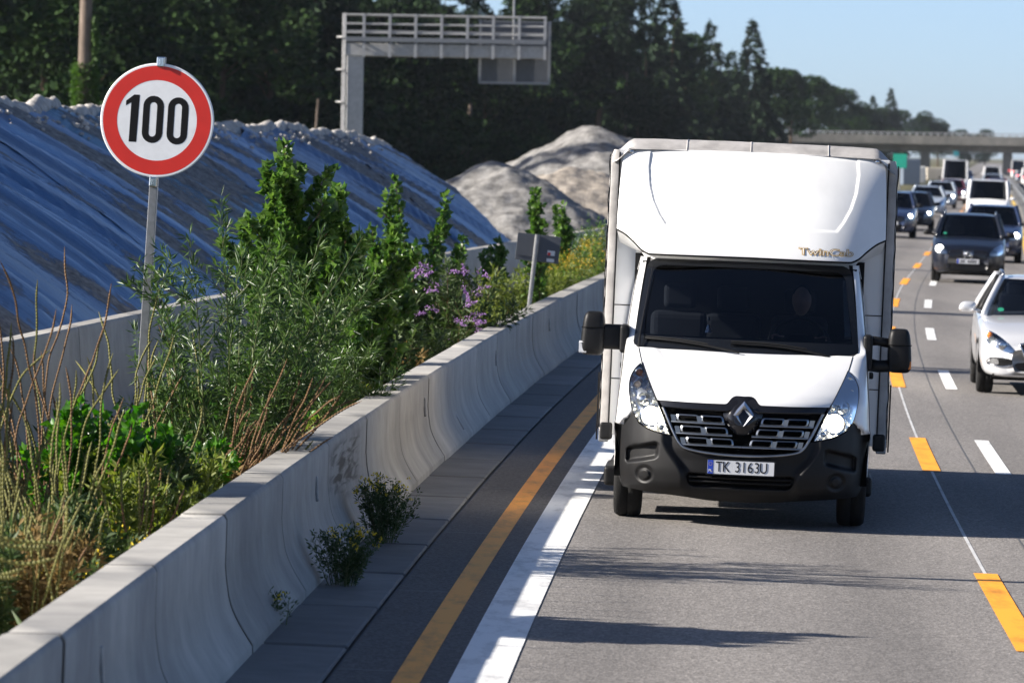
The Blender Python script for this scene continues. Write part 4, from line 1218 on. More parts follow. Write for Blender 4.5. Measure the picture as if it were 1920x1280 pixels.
    # side fillers between deflector and cab roof
    for s in (-1, 1):
        def fil(a, b_):
            x = 0.80 + 0.285 * a
            p = (s * x, dfl_y(x, herm(zbk, x)) + 0.02, herm(zbk, x) - 0.008)
            q = (s * (0.84 + 0.22 * a), 1.30, 2.03 + 0.10 * a)
            return tuple(p[i] + (q[i] - p[i]) * b_ for i in range(3))
        mk('deflector_filler', *gridf(fil, lin(0, 1, 12), lin(0, 1, 6)), WG, df, smooth=True)
        for (x, z) in ((0.998, 2.868),):
            yy = dfl_y(x, z)
            lp = mk('marker_lamp', *shift(lathe([(0.022, 0.01), (0.021, -0.012), (0.012, -0.018), (0.001, -0.019)], 16, 'y'), (s * x, yy, z)), MAT['chrome'], df, smooth=True)
            mk('lamp_base', *shift(prism(rrect(0, 0, 0.06, 0.06, 0.02), -0.004, 0.02), (s * x, yy + 0.004, z)), MAT['tarp_grey'], df)
    # old lettering on the deflector
    for mt, off, lift in ((MAT['gold'], 0.004, 0.004), (WG, -0.0022, 0.0075)):
        tx = text_mesh('lettering', 'TwinCab', 0.098, mt, df, (0, 0, 0), (0, 0, 0), offset=off, extrude=0.0)
        for v in tx.data.vertices:
            x_ = 0.607 + v.co.x * 1.22; z_ = 2.126 + v.co.y * 0.80
            v.co = (x_, dfl_y(x_, z_) - lift, z_ + lift * 0.5)
    # ---- box body
    y0, y1 = 1.36, 7.5
    for z in (1.02, 1.62):
        mk('panel_seam', *box(-1.085, 1.085, y0 + 0.008, y0 + 0.0125, z - 0.004, z + 0.004), MAT['trim'], T)
    mk('front_wall', *box(-1.10, 1.10, y0 + 0.012, y0 + 0.05, 0.56, 2.885, 0.004), W, T)
    for s in (-1, 1):
        # curtain edge with lacing
        pr = [(1.095, y0), (1.15, y0), (1.168, y0 + 0.02), (1.172, y0 + 0.08)]
        V = []; F = []
        zs = lin(0.60, 2.88, 60)
        for j, z in enumerate(zs):
            top = sstep(2.80, 2.88, z) * 0.03
            for i, (x, y) in enumerate(pr):
                wob = 0.006 * mnoise.noise(Vector((s * 3, z * 5, i))) * (i > 0)
                V.append((s * (x - top * (i > 0) + wob), y, z))
        for j in range(len(zs) - 1):
            for i in range(3): F.append((4 * j + i, 4 * j + i + 1, 4 * j + 5 + i, 4 * j + 4 + i))
        ce = mk('curtain_edge', V, F, MAT['tarp_grey'], T, smooth=True)
        mk('curtain_cord', *tube([(s * (1.168 + 0.006 * math.sin(z * 21)), y0 + 0.015, z) for z in lin(0.62, 2.84, 90)], 0.005, 5), BP, ce)
        mk('edge_channel', *box(s * 1.092 - 0.006, s * 1.092 + 0.006, y0 - 0.012, y0 + 0.02, 0.60, 2.86, 0.002), BP, ce)
        def cur(u, v):
            y = y0 + 0.08 + (y1 - y0 - 0.08) * u; z = 0.62 + 2.26 * v
            return (s * (1.168 + 0.014 * math.sin(y * 5.0) * math.sin(v * 3.1) - 0.02 * sstep(0.95, 1, v)), y, z)
        mk('side_curtain', *gridf(cur, lin(0, 1, 90), lin(0, 1, 24)), MAT['tarp_grey'], T, smooth=True)
        for i in range(9):
            yb_ = y0 + 0.3 + i * 0.68
            mk('curtain_strap', *box(s * 1.195 - 0.006, s * 1.195 + 0.006, yb_, yb_ + 0.05, 0.50, 1.05, 0.002), BP, T)
        mk('side_rail', *box(s * 1.13 - 0.04, s * 1.13 + 0.04, y0, y1, 0.50, 0.60, 0.01), MAT['galv'], T)
        mk('rub_block', *box(s * 1.11 - 0.05, s * 1.11 + 0.05, y0 - 0.02, y0 + 0.12, 0.52, 0.66, 0.02), BP, T)
    def rf(u, v):
        x = u * 1.15; y = y0 - 0.06 + (y1 - y0 + 0.06) * v
        e = abs(u)
        z = 2.985 - 0.015 * e ** 2 - 0.115 * sstep(0.86, 1.0, e) + 0.006 * mnoise.noise(Vector((x * 3, y * 3, 2)))
        z -= 0.085 * (1 - sstep(0, 0.045, v))
        return (x, y, z)
    rt = mk('roof_tarpaulin', *gridf(rf, lin(-1, 1, 61), [0, 0.008, 0.016, 0.024, 0.032, 0.045] + lin(0.06, 1, 40)), MAT['tarp_grey'], T, smooth=True)
    for x in (-0.55, -0.03, 0.6):
        mk('roof_seam', *tube([rf(x / 1.15, v) for v in lin(0, 0.12, 10)], 0.006, 4), MAT['tarp_grey'], rt)
    mk('rear_wall', *box(-1.15, 1.15, y1 - 0.04, y1, 0.60, 2.9, 0.01), W, T)
    mk('load_floor', *box(-1.12, 1.12, y0 + 0.06, y1 - 0.05, 0.70, 0.82), MAT['trim'], T)
    # chassis
    mk('chassis', *merge(box(-0.45, -0.33, -0.4, y1 - 0.3, 0.42, 0.58), box(0.33, 0.45, -0.4, y1 - 0.3, 0.42, 0.58), box(-0.9, 0.9, -0.12, 0.12, 0.28, 0.42), box(-0.75, 0.75, -0.45, 1.3, 0.30, 0.52), box(0.45, 0.95, 1.6, 2.6, 0.30, 0.62), box(-0.7, 0.7, 4.2, 4.45, 0.28, 0.45)), MAT['trim'], T)
    mk('engine_bulkhead', *box(-0.86, 0.86, -0.42, -0.36, 0.3, 1.05), MAT['void'], T)
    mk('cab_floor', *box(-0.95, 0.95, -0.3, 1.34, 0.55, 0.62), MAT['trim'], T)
    for s in (-1, 1):
        wheel(T, s * 0.878, 0.0, 0.345, 0.225, cap=MAT['dullchrome'], outward=s)
        wheel(T, s * 0.93, 4.33, 0.345, 0.20, outward=s)
        wheel(T, s * 0.70, 4.33, 0.345, 0.20, outward=s)
        mk('mud_flap', *box(s * 0.80 - 0.22, s * 0.80 + 0.22, 4.78, 4.80, 0.18, 0.6), MAT['black_rubber'], T)

    # ---- cabin interior
    inn = bpy.data.objects.new('cabin', None); COL.objects.link(inn); inn.parent = T
    TR = MAT['trim']
    def dash(u, v):
        x = u * 0.86
        pts = [(0.02, 1.33), (0.18, 1.405), (0.36, 1.425), (0.50, 1.40), (0.56, 1.30), (0.52, 1.0), (0.50, 0.6)]
        y, z = herm([(i / 6, *p) for i, p in enumerate(pts)], v)
        z += 0.045 * sstep(0.22, 0.05, abs(x - 0.42)) * (1 if 0.3 < v < 0.75 else 0.3)
        return (x, y + 0.16 * abs(u) ** 3, z)
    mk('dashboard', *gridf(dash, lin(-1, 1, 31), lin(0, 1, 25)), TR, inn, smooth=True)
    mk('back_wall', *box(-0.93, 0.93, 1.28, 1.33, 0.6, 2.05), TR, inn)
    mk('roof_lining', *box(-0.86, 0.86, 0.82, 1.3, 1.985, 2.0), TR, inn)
    for x in (-0.55, -0.12, 0.42):
        mk('seat', *merge(box(x - 0.24, x + 0.24, 0.62, 1.1, 0.72, 0.98, 0.06), box(x - 0.23, x + 0.23, 1.02, 1.16, 0.9, 1.6, 0.06), box(x - 0.13, x + 0.13, 1.03, 1.12, 1.62, 1.82, 0.04)), MAT['cloth'], inn)
    sw = thing  # noqa
    cen = Vector((0.42, 0.52, 1.43))
    Mw = Matrix.Translation(cen) @ Matrix.Rotation(R(-32), 4, 'X')
    ringp = [Mw @ Vector((0.195 * math.cos(a), 0, 0.195 * math.sin(a))) for a in lin(0, 2 * math.pi, 41)[:-1]]
    stw = mk('steering_wheel', *tube(ringp, 0.017, 8, closed=True), MAT['black_plastic'], inn, smooth=True)
    mk('wheel_spokes', *merge(*[xf(bar((0, 0.03, 0), (0.19 * math.cos(a), 0, 0.19 * math.sin(a)), 0.04, 0.02), Mw) for a in (0, math.pi, -1.57)], xf(box(-0.07, 0.07, 0.0, 0.06, -0.06, 0.06, 0.02), Mw)), MAT['black_plastic'], inn)
    mk('grab_trim', *bar((0.80, yW(0.8, 1.46) + 0.05, 1.47), (0.775, yW(0.775, 1.9) + 0.05, 1.90), 0.05, 0.03), M('pale_trim', (0.35, 0.36, 0.34), 0.7), inn)
    mk('trinket', *merge(*[tube([(-0.30, yW(-.3, z) + 0.05, z), (-0.30, yW(-.3, z) + 0.05, z + 0.03)], [r_, r_ * 0.6], 8) for z, r_ in ((1.47, 0.03), (1.50, 0.02), (1.56, 0.012))]), MAT['chrome'], inn)

    # ---- driver (sits in the cab: a thing of its own)
    D = thing('person', 'driver in dark clothing behind the windshield with one hand on the steering wheel', 'person')
    D.matrix_world = T.matrix_world.copy()
    pts = {'pel': (0.42, 0.98, 1.0), 'sp': (0.42, 1.0, 1.22), 'ch': (0.42, 0.97, 1.42), 'nk': (0.42, 0.93, 1.56), 'hd': (0.43, 0.90, 1.66),
           'ls': (0.24, 0.95, 1.47), 'le': (0.20, 0.78, 1.30), 'lw': (0.24, 0.60, 1.40), 'rs': (0.60, 0.95, 1.47), 're': (0.66, 0.80, 1.27), 'rw': (0.61, 0.60, 1.40),
           'lh': (0.32, 0.95, 0.98), 'lk': (0.30, 0.55, 1.0), 'lf': (0.30, 0.35, 0.68), 'rh': (0.52, 0.95, 0.98), 'rk': (0.54, 0.55, 1.0), 'rf': (0.54, 0.35, 0.68)}
    nm = list(pts); E_ = [('pel', 'sp'), ('sp', 'ch'), ('ch', 'nk'), ('nk', 'hd'), ('ch', 'ls'), ('ls', 'le'), ('le', 'lw'), ('ch', 'rs'), ('rs', 're'), ('re', 'rw'), ('pel', 'lh'), ('lh', 'lk'), ('lk', 'lf'), ('pel', 'rh'), ('rh', 'rk'), ('rk', 'rf')]
    rad = {'pel': .16, 'sp': .15, 'ch': .17, 'nk': .06, 'hd': .05, 'ls': .075, 'le': .05, 'lw': .033, 'rs': .075, 're': .05, 'rw': .033, 'lh': .09, 'lk': .07, 'lf': .05, 'rh': .09, 'rk': .07, 'rf': .05}
    me = bpy.data.meshes.new('body'); me.from_pydata([pts[k] for k in nm], [(nm.index(a), nm.index(b_)) for a, b_ in E_], [])
    me.materials.append(MAT['cloth'])
    bo = bpy.data.objects.new('body', me); COL.objects.link(bo); bo.parent = D
    md = bo.modifiers.new('skin', 'SKIN'); md.use_smooth_shade = True
    for i, k in enumerate(nm):
        me.skin_vertices[0].data[i].radius = (rad[k], rad[k]); me.skin_vertices[0].data[i].use_root = (k == 'pel')
    bo.modifiers.new('sub', 'SUBSURF').render_levels = 2
    def head(u, v):
        a = 2 * math.pi * u; b_ = (v - 0.5) * math.pi
        x, y, z = 0.078 * math.cos(b_) * math.cos(a), 0.098 * math.cos(b_) * math.sin(a), 0.125 * math.sin(b_)
        if z < -0.02: x *= 1 + 1.6 * (z + 0.02); y *= 1 + 1.0 * (z + 0.02)
        fr = math.exp(-((x / 0.013) ** 2)) * math.exp(-((z + 0.005) / 0.028) ** 2) if y < 0 else 0
        y -= 0.024 * fr
        ey = sum(math.exp(-(((x - q) / 0.015) ** 2)) for q in (-0.032, 0.032)) * math.exp(-((z - 0.018) / 0.012) ** 2) if y < 0 else 0
        y += 0.010 * ey
        return (0.43 + x, 0.89 + y, 1.73 + z)
    mk('head', *gridf(head, lin(0, 1, 33), lin(0.001, 0.999, 33)), MAT['skin'], D, smooth=True)
    mk('hair', *gridf(lambda u, v: (lambda p: (0.43 + (p[0] - 0.43) * 1.06, 0.905 + (p[1] - 0.89) * 1.04, 1.733 + (p[2] - 1.73) * 1.07))(head(u, 0.62 + 0.378 * v)), lin(0, 1, 33), lin(0, 1, 10)), MAT['trim'], D, smooth=True)
    for s, wx in ((-1, 0.245), (1, 0.598)):
        px_, py_, pz_ = wx, 0.535, 1.44
        hand = [xf(box(-0.04, 0.04, -0.016, 0.016, -0.045, 0.045, 0.014), Matrix.Translation((px_ - s * 0.02, py_ + 0.03, pz_ - 0.03)))]
        for i in range(4):
            z_ = pz_ + 0.012 + 0.0 - i * 0.02
            hand.append(tube([(px_ - s * 0.01, py_ + 0.02, z_), (px_ + s * 0.012, py_ - 0.018, z_ + 0.006), (px_ + s * 0.03, py_ - 0.02, z_ + 0.004), (px_ + s * 0.04, py_ + 0.004 * (i % 2), z_)], [0.010, 0.010, 0.009, 0.007], 7))
        hand.append(tube([(px_ - s * 0.02, py_ + 0.02, pz_ - 0.05), (px_ + s * 0.02, py_ - 0.01, pz_ - 0.03), (px_ + s * 0.03, py_ - 0.005, pz_ + 0.0)], [0.012, 0.011, 0.008], 7))
        mk('hand', *merge(*hand), MAT['skin'], D, smooth=True)
    return T
truck()
# ================================================================== OTHER VEHICLES
def car(name, label, t, Y, paint, kind='sedan', group=None, away=False, lit=0, detail=False, cat='car', lamp_side=(-1, 1), plate=True, extras=()):
    """origin: road under the front axle; x right in the picture, y towards the car's tail, z up"""
    K = dict(
        sedan=dict(w=0.91, fo=0.92, wb=2.74, ro=1.05, hood=0.96, nose=0.70, cowl=0.55, rf0=1.30, rf1=2.75, tail=3.45, roof=1.46, belt=0.98, deck=1.05, r=0.33, top=0.60),
        hatch=dict(w=0.88, fo=0.85, wb=2.58, ro=0.75, hood=0.98, nose=0.72, cowl=0.45, rf0=1.15, rf1=2.85, tail=3.15, roof=1.50, belt=0.98, deck=1.02, r=0.32, top=0.60),
        suv=dict(w=0.87, fo=0.86, wb=2.63, ro=0.82, hood=1.07, nose=0.82, cowl=0.48, rf0=1.15, rf1=3.0, tail=3.30, roof=1.62, belt=1.08, deck=1.10, r=0.35, top=0.635),
        van=dict(w=0.95, fo=0.90, wb=3.0, ro=1.0, hood=1.14, nose=0.85, cowl=0.05, rf0=0.80, rf1=3.85, tail=3.98, roof=1.98, belt=1.12, deck=1.15, r=0.34, top=0.80),
        tall=dict(w=1.0, fo=0.95, wb=3.6, ro=1.2, hood=1.22, nose=0.9, cowl=0.05, rf0=0.95, rf1=4.6, tail=4.75, roof=2.65, belt=1.25, deck=1.25, r=0.35, top=0.86),
    )[kind]
    w, fo, wb, ro = K['w'], K['fo'], K['wb'], K['ro']
    T = thing(name, label, cat, group=group)
    m = road_frame(t, Y)
    if away:
        m = m @ Matrix.Rotation(math.pi, 4, 'Z')
    T.matrix_world = m
    L1 = wb + ro; zb = 0.24
    n, h = K['nose'], K['hood']
    # stations: y, half width, bottom, shoulder z, top z
    st = [(-fo, 0.55 * w, zb + 0.06, n - 0.16, n - 0.10), (-fo + 0.05, 0.72 * w, zb + 0.01, n - 0.08, n - 0.02), (-fo + 0.16, 0.86 * w, zb, n - 0.02, n + 0.06),
          (-fo + 0.40, 0.955 * w, zb, h - 0.20, h - 0.13), (-0.1, 0.985 * w, zb, h - 0.13, h - 0.055), (K['cowl'], w, zb, h - 0.08, h), (K['cowl'] + 0.5, w, zb, K['belt'] - 0.05, K['belt'] - 0.005),
          (wb * 0.75, w, zb, K['belt'] - 0.03, K['belt'] + 0.01), (wb + 0.1, 0.99 * w, zb + 0.02, K['deck'] - 0.08, K['deck']), (L1 - 0.25, 0.93 * w, zb + 0.06, K['deck'] - 0.06, K['deck']), (L1 - 0.04, 0.84 * w, zb + 0.10, K['deck'] - 0.10, K['deck'] - 0.05), (L1, 0.76 * w, zb + 0.14, K['deck'] - 0.2, K['deck'] - 0.14)]
    def ring(y):
        hw, b, s, tp = herm(st, y)
        mid = b + (s - b) * 0.55
        half = [(0, b), (hw * 0.78, b), (hw * 0.93, b + 0.05), (hw * 0.98, b + 0.16), (hw, mid), (hw * 0.985, s - 0.07), (hw * 0.95, s), (hw * 0.86, s + (tp - s) * 0.65), (hw * 0.55, tp), (hw * 0.25, tp + 0.012), (0, tp + 0.015)]
        half = spline(half, 3)
        return half + [(-x, z) for x, z in half[-2:0:-1]]
    yl = lin(-fo, -fo + 0.2, 8)[:-1] + lin(-fo + 0.2, K['cowl'], 14) + lin(K['cowl'] + 0.2, L1 - 0.3, 12) + lin(L1 - 0.25, L1, 7)
    V = []; F = []; nn = None
    for y in yl:
        r_ = ring(y); nn = len(r_)
        V += [(x, y, z) for x, z in r_]
    for j in range(len(yl) - 1):
        for i in range(nn): F.append((j * nn + i, j * nn + (i + 1) % nn, (j + 1) * nn + (i + 1) % nn, (j + 1) * nn + i))
    F.append(tuple(range(nn))); F.append(tuple((len(yl) - 1) * nn + i for i in range(nn))[::-1])
    body = mk('body', V, F, paint, T, smooth=True)
    bvh = BVHTree.FromPolygons([Vector(v) for v in V], F)
    def front(off=0.006):
        def f(x, z):
            hit = bvh.ray_cast(Vector((x, -5, z)), Vector((0, 1, 0)))
            return (hit[0].y if hit[0] is not None else -fo + 0.6) - off
        return f
    def rear(off=0.006):
        def f(x, z):
            hit = bvh.ray_cast(Vector((x, 20, z)), Vector((0, -1, 0)))
            return (hit[0].y if hit[0] is not None else L1 - 0.3) + off
        return f
    # greenhouse
    zbt, zrf = K['belt'] - 0.03, K['roof']
    tw = K['top'] / 0.60 * 0.60
    def gh(u, v):
        """u around 0..1, v belt..roof"""
        y0 = K['cowl'] + 0.02 + (K['rf0'] - K['cowl'] - 0.02) * v; y1 = K['tail'] + (K['rf1'] - K['tail']) * v
        hw = (w * 0.93) + (tw - w * 0.93) * v ** 1.15
        a = 2 * math.pi * u
        e = 0.28
        c, s = math.cos(a), math.sin(a)
        x = hw * math.copysign(abs(c) ** e, c); q = math.copysign(abs(s) ** e, s)
        bow = 0.16 * (x / hw) ** 2
        y = (y0 + y1) / 2 + q * (y1 - y0) / 2
        if q < 0: y += bow * abs(q)
        z = zbt + (zrf - 0.045 - zbt) * v - (0.02 if q < 0 else 0) * (1 - v)
        return (x, y, z)
    mk('windows', *gridf(gh, lin(0, 1, 49)[:-1], lin(0, 1, 9), wrap=True), MAT['glass_dark'] if not detail else MAT['glass'], T, smooth=True)
    mk('cabin_shell', *gridf(lambda u, v: (lambda p: (p[0] * 0.93, (p[1] - 1.9) * 0.93 + 1.95, p[2] - 0.03))(gh(u, v)), [u for u in lin(0.02, 0.48, 20)], lin(0, 1, 5)), MAT['trim'], T, smooth=True)
    mk('cabin_floor', *box(-w * 0.85, w * 0.85, K['cowl'] + 0.1, K['tail'] - 0.1, zbt - 0.10, zbt - 0.06), MAT['trim'], T)
    for sx in (-1, 1):
        x = sx * w * 0.42; y = K['cowl'] + 1.25 if kind not in ('van', 'tall') else K['cowl'] + 1.0
        mk('seat', *merge(box(x - 0.22, x + 0.22, y, y + 0.14, zbt - 0.1, zbt + 0.28, 0.05), box(x - 0.12, x + 0.12, y, y + 0.10, zbt + 0.24, zbt + 0.42, 0.04)), MAT['cloth'], T)
    # roof
    def roofp(u, v):
        a = 2 * math.pi * u; p = gh(u, 1.0)
        cx, cy = 0, (K['rf0'] + K['rf1']) / 2
        return (cx + (p[0] - cx) * (1.015) * v, cy + (p[1] - cy) * (1.01) * v, zrf - 0.045 * v ** 4)
    mk('roof', *gridf(roofp, lin(0, 1, 49)[:-1], [0.001, 0.3, 0.6, 0.8, 0.9, 0.96, 1.0], wrap=True), paint, T, smooth=True)
    # pillars
    for sx in (-1, 1):
        pa = [gh(u, v) for v in lin(0, 1.0, 7) for u in [0.662 if sx < 0 else 0.838]]
        pa = []
        for v in lin(0, 1, 7):
            hw = (w * 0.93) + (tw - w * 0.93) * v ** 1.15
            y0 = K['cowl'] + 0.02 + (K['rf0'] - K['cowl'] - 0.02) * v
            pa.append((sx * (hw * 0.965), y0 + 0.16 * 0.95, zbt + (zrf - 0.03 - zbt) * v))
        mk('pillar', *tube(pa, 0.042, 8), paint, T, smooth=True)
        for ym, wd in ((0.40, 0.04), (0.70, 0.045), (0.97, 0.08 if kind != 'van' else 0.12)):
            pb = []
            for v in lin(0, 1, 5):
                hw = (w * 0.93) + (tw - w * 0.93) * v ** 1.15
                y0 = K['cowl'] + 0.2 + (K['rf0'] - K['cowl']) * v; y1 = K['tail'] + (K['rf1'] - K['tail']) * v
                pb.append((sx * hw * 0.99, y0 + (y1 - y0) * ym, zbt + (zrf - 0.04 - zbt) * v))
            mk('pillar', *tube(pb, wd, 6), paint if ym > 0.9 else MAT['black_plastic'], T, smooth=True)
        # mirrors
        yq = K['cowl'] + 0.28; zq = zbt + 0.10
        def mh(u, v):
            a = 2 * math.pi * u; b_ = (v - 0.5) * math.pi
            sg = lambda q, e: math.copysign(abs(q) ** e, q)
            return (sx * (w + 0.115) + 0.105 * sg(math.cos(b_), 0.6) * sg(math.cos(a), 0.8) * (1 - 0.25 * sx * math.cos(a) * math.sin(b_)), yq + 0.07 * math.cos(b_) * sg(math.sin(a), 0.8), zq + 0.068 * sg(math.sin(b_), 0.8))
        mk('mirror', *merge(gridf(mh, lin(0, 1, 21), lin(0.001, 0.999, 13)), tube([(sx * (w - 0.06), yq + 0.05, zq - 0.06), (sx * (w + 0.05), yq + 0.03, zq - 0.04)], 0.03, 6)), paint if detail or kind == 'van' else MAT['black_plastic'], T, smooth=True)
        wheel(T, sx * (w - 0.12), 0.0, K['r'], 0.215, outward=sx, rim=0.66)
        wheel(T, sx * (w - 0.12), wb, K['r'], 0.215, outward=sx, rim=0.66)
        for yy in (0, wb):
            ar = [(yy + (K['r'] + 0.045) * math.cos(a), K['r'] + (K['r'] + 0.045) * math.sin(a)) for a in lin(-0.15, math.pi + 0.15, 17)]
            V1 = [(sx * (w + 0.003), y, z) for y, z in ar] + [(sx * (w + 0.003), yy + (y - yy) * 0.80, K['r'] + (z - K['r']) * 0.80) for y, z in ar] + [(sx * (w - 0.3), y, z) for y, z in ar]
            F1 = [(i, i + 1, 17 + i + 1, 17 + i) for i in range(16)]
            mk('wheel_arch', V1[:34], F1, MAT['void'], T)
    mk('underbody', *box(-w * 0.8, w * 0.8, -fo + 0.35, L1 - 0.3, 0.19, zb + 0.1), MAT['void'], T)
    # front fascia
    ff = front()
    def sp(pts, nseg=4): return spline(pts, nseg, True)
    gz0, gz1 = n - 0.20, n - 0.05
    if detail:
        g0 = sp([(-0.36, gz1 + 0.01), (0, gz1 + 0.02), (0.36, gz1 + 0.01), (0.37, gz1 - 0.05), (0.27, gz0 - 0.07), (0, gz0 - 0.09), (-0.27, gz0 - 0.07), (-0.37, gz1 - 0.05)])
        gr = mk('grille', *patch(g0, ff, 4), MAT['black_gloss'], T, smooth=True)
        mk('grille_surround', *tube([(x, ff(x, z) - 0.006, z) for x, z in g0], 0.014, 6, closed=True), MAT['chrome'], gr, smooth=True)
        mk('grille_bar', *tube([(x, ff(x, gz1 - 0.02) - 0.012, gz1 - 0.02) for x in lin(-0.34, 0.34, 13)], 0.02, 6), MAT['chrome'], gr, smooth=True)
        for q in range(4):
            zz = gz1 - 0.07 - 0.035 * q
            mk('grille_slat', *tube([(x, ff(x, zz) - 0.004, zz) for x in lin(-0.30 + 0.02 * q, 0.30 - 0.02 * q, 11)], 0.007, 5), MAT['dullchrome'], gr, smooth=True)
        mk('badge', *tube([(0.06 * math.cos(a), ff(0, gz1 - 0.02) - 0.035, gz1 - 0.02 + 0.06 * math.sin(a)) for a in lin(0, 2 * math.pi, 25)[:-1]], 0.009, 6, closed=True), MAT['chrome'], gr)
        li = sp([(-0.42, 0.42), (0, 0.43), (0.42, 0.42), (0.36, 0.33), (0, 0.32), (-0.36, 0.33)])
        mk('lower_intake', *patch(li, ff, 4), MAT['black_plastic'], T, smooth=True)
        for sx in (-1, 1):
            fg = sp([(sx * 0.79, 0.40), (sx * 0.76, 0.47), (sx * 0.62, 0.475), (sx * 0.50, 0.46), (sx * 0.49, 0.40), (sx * 0.60, 0.375)])
            fs = mk('fog_lamp_slot', *patch(fg, ff, 4), MAT['black_plastic'], T, smooth=True)
            mk('fog_lamp', *patch(sp([(sx * 0.77, 0.40), (sx * 0.745, 0.455), (sx * 0.67, 0.46), (sx * 0.655, 0.395)]), front(0.012), 3), MAT['chrome'], fs, smooth=True)
            mk('fog_slot_trim', *tube([(x, ff(x, z) - 0.006, z) for x, z in spline([(sx * 0.79, 0.395), (sx * 0.62, 0.367), (sx * 0.49, 0.39)], 5)], 0.008, 5), MAT['chrome'], fs, smooth=True)
        mk('splitter', *gridf(lambda x, v: (x, ff(x, zb + 0.08) + 0.02 + 0.1 * v, zb + 0.035 - 0.05 * v), lin(-0.72, 0.72, 17), [0, 1]), MAT['black_plastic'], T, smooth=True)
        HL = lambda sx: sp([(sx * 0.47, n - 0.13), (sx * 0.56, n - 0.03), (sx * 0.69, n + 0.065), (sx * 0.80, n + 0.10), (sx * 0.83, n + 0.05), (sx * 0.78, n - 0.06), (sx * 0.66, n - 0.11), (sx * 0.54, n - 0.155)])
    elif kind in ('van', 'tall'):
        mk('grille', *patch(sp([(-0.5, n - 0.06), (0.5, n - 0.06), (0.48, n - 0.20), (-0.48, n - 0.20)]), ff, 4), MAT['black_gloss'], T, smooth=True)
        mk('bumper', *patch(sp([(-0.8, 0.55), (0.8, 0.55), (0.78, 0.30), (-0.78, 0.30)]), ff, 4), MAT['black_plastic'] if kind == 'tall' else MAT['white'], T, smooth=True)
        HL = lambda sx: sp([(sx * 0.55, n - 0.18), (sx * 0.56, n + 0.0), (sx * 0.74, n + 0.06), (sx * 0.82, n + 0.02), (sx * 0.80, n - 0.16)])
    else:
        mk('grille', *patch(sp([(-0.42, gz1), (0.42, gz1), (0.34, gz0 - 0.05), (-0.34, gz0 - 0.05)]), ff, 4), MAT['black_gloss'], T, smooth=True)
        mk('lower_intake', *patch(sp([(-0.62, 0.46), (0.62, 0.46), (0.5, 0.30), (-0.5, 0.30)]), ff, 4), MAT['black_plastic'], T, smooth=True)
        HL = lambda sx: sp([(sx * 0.50, n - 0.14), (sx * 0.56, n - 0.01), (sx * 0.74, n + 0.11), (sx * 0.80, n + 0.09), (sx * 0.80, n - 0.08), (sx * 0.66, n - 0.14)])
    for sx in (-1, 1):
        ol = HL(sx)
        hl_ = mk('headlight', *patch(ol, front(0.005), 4), MAT['chrome'] if detail else MAT['dullchrome'], T, smooth=True)
        mk('lens_cover', *patch(ol, front(0.014), 4), MAT['lens'], hl_, smooth=True)
        cx = sum(p[0] for p in ol) / len(ol); cz = sum(p[1] for p in ol) / len(ol)
        if lit and sx in lamp_side:
            mk('headlamp', *shift(lathe([(0.055 * lit, 0.0), (0.045 * lit, -0.012), (0.001, -0.016)], 16, 'y'), (cx, ff(cx, cz) - 0.012, cz)), MAT['lamp_far'], hl_, smooth=True)
        if detail:
            mk('indicator', *shift(lathe([(0.04, 0.0), (0.03, -0.012), (0.001, -0.016)], 16, 'y'), (sx * 0.77, ff(sx * 0.77, n + 0.045) - 0.001, n + 0.045)), MAT['amber'], hl_, smooth=True)
            mk('projector', *shift(lathe([(0.06, 0.0), (0.05, -0.008), (0.02, -0.012), (0.001, -0.013)], 20, 'y'), (sx * 0.60, ff(sx * 0.60, n - 0.075) - 0.001, n - 0.075)), MAT['chrome'], hl_, smooth=True)
        # tail lamps
        rfn = rear()
        zt_ = K['deck'] - 0.18
        mk('tail_lamp', *patch(sp([(sx * 0.84 * w, zt_ + 0.10), (sx * 0.62 * w, zt_ + 0.08), (sx * 0.62 * w, zt_ - 0.06), (sx * 0.84 * w, zt_ - 0.08)]), rfn, 3), MAT['lamp_red'], T, smooth=True)
    if plate:
        zp = 0.50 if detail else n - 0.30
        pl = mk('licence_plate', *box(-0.26, 0.26, ff(0, zp) - 0.02, ff(0, zp) + 0.02, zp - 0.055, zp + 0.055, 0.005), MAT['plate_white'], T)
        mk('country_band', *box(-0.258, -0.215, ff(0, zp) - 0.0225, ff(0, zp) - 0.0205, zp - 0.05, zp + 0.05), MAT['plate_blue'], pl)
        mk('plate_marks', *merge(*[box(-0.17 + 0.055 * i, -0.135 + 0.055 * i, ff(0, zp) - 0.0225, ff(0, zp) - 0.0205, zp - 0.03, zp + 0.03) for i in (0, 1, 3, 4, 5, 6)]), MAT['sign_black'], pl)
        pr = mk('licence_plate', *box(-0.26, 0.26, rear()(0, 0.75) - 0.01, rear()(0, 0.75) + 0.012, 0.70, 0.81, 0.005), MAT['plate_white'], T)
    if 'rails' in extras:
        for sx in (-1, 1):
            mk('roof_rail', *tube(spline([(sx * tw * 0.94, K['rf0'] + 0.15, zrf - 0.03), (sx * tw * 0.95, K['rf0'] + 0.3, zrf + 0.035), (sx * tw * 0.95, K['rf1'] - 0.2, zrf + 0.035), (sx * tw * 0.94, K['rf1'], zrf - 0.03)], 5), 0.02, 8), MAT['dullchrome'], T, smooth=True)
    if 'sticker' in extras:
        v = 0.16
        y0 = K['cowl'] + 0.02 + (K['rf0'] - K['cowl'] - 0.02) * v
        x = -w * 0.66
        bow = 0.16 * (x / (w * 0.9)) ** 2
        stk = mk('sticker', *lathe([(0.04, 0.0), (0.04, -0.003), (0.001, -0.003)], 20, 'y'), MAT['sticker'], T)
        stk.location = (x, y0 + bow - 0.02, zbt + (zrf - zbt) * v); stk.rotation_euler = (R(-55), 0, 0)
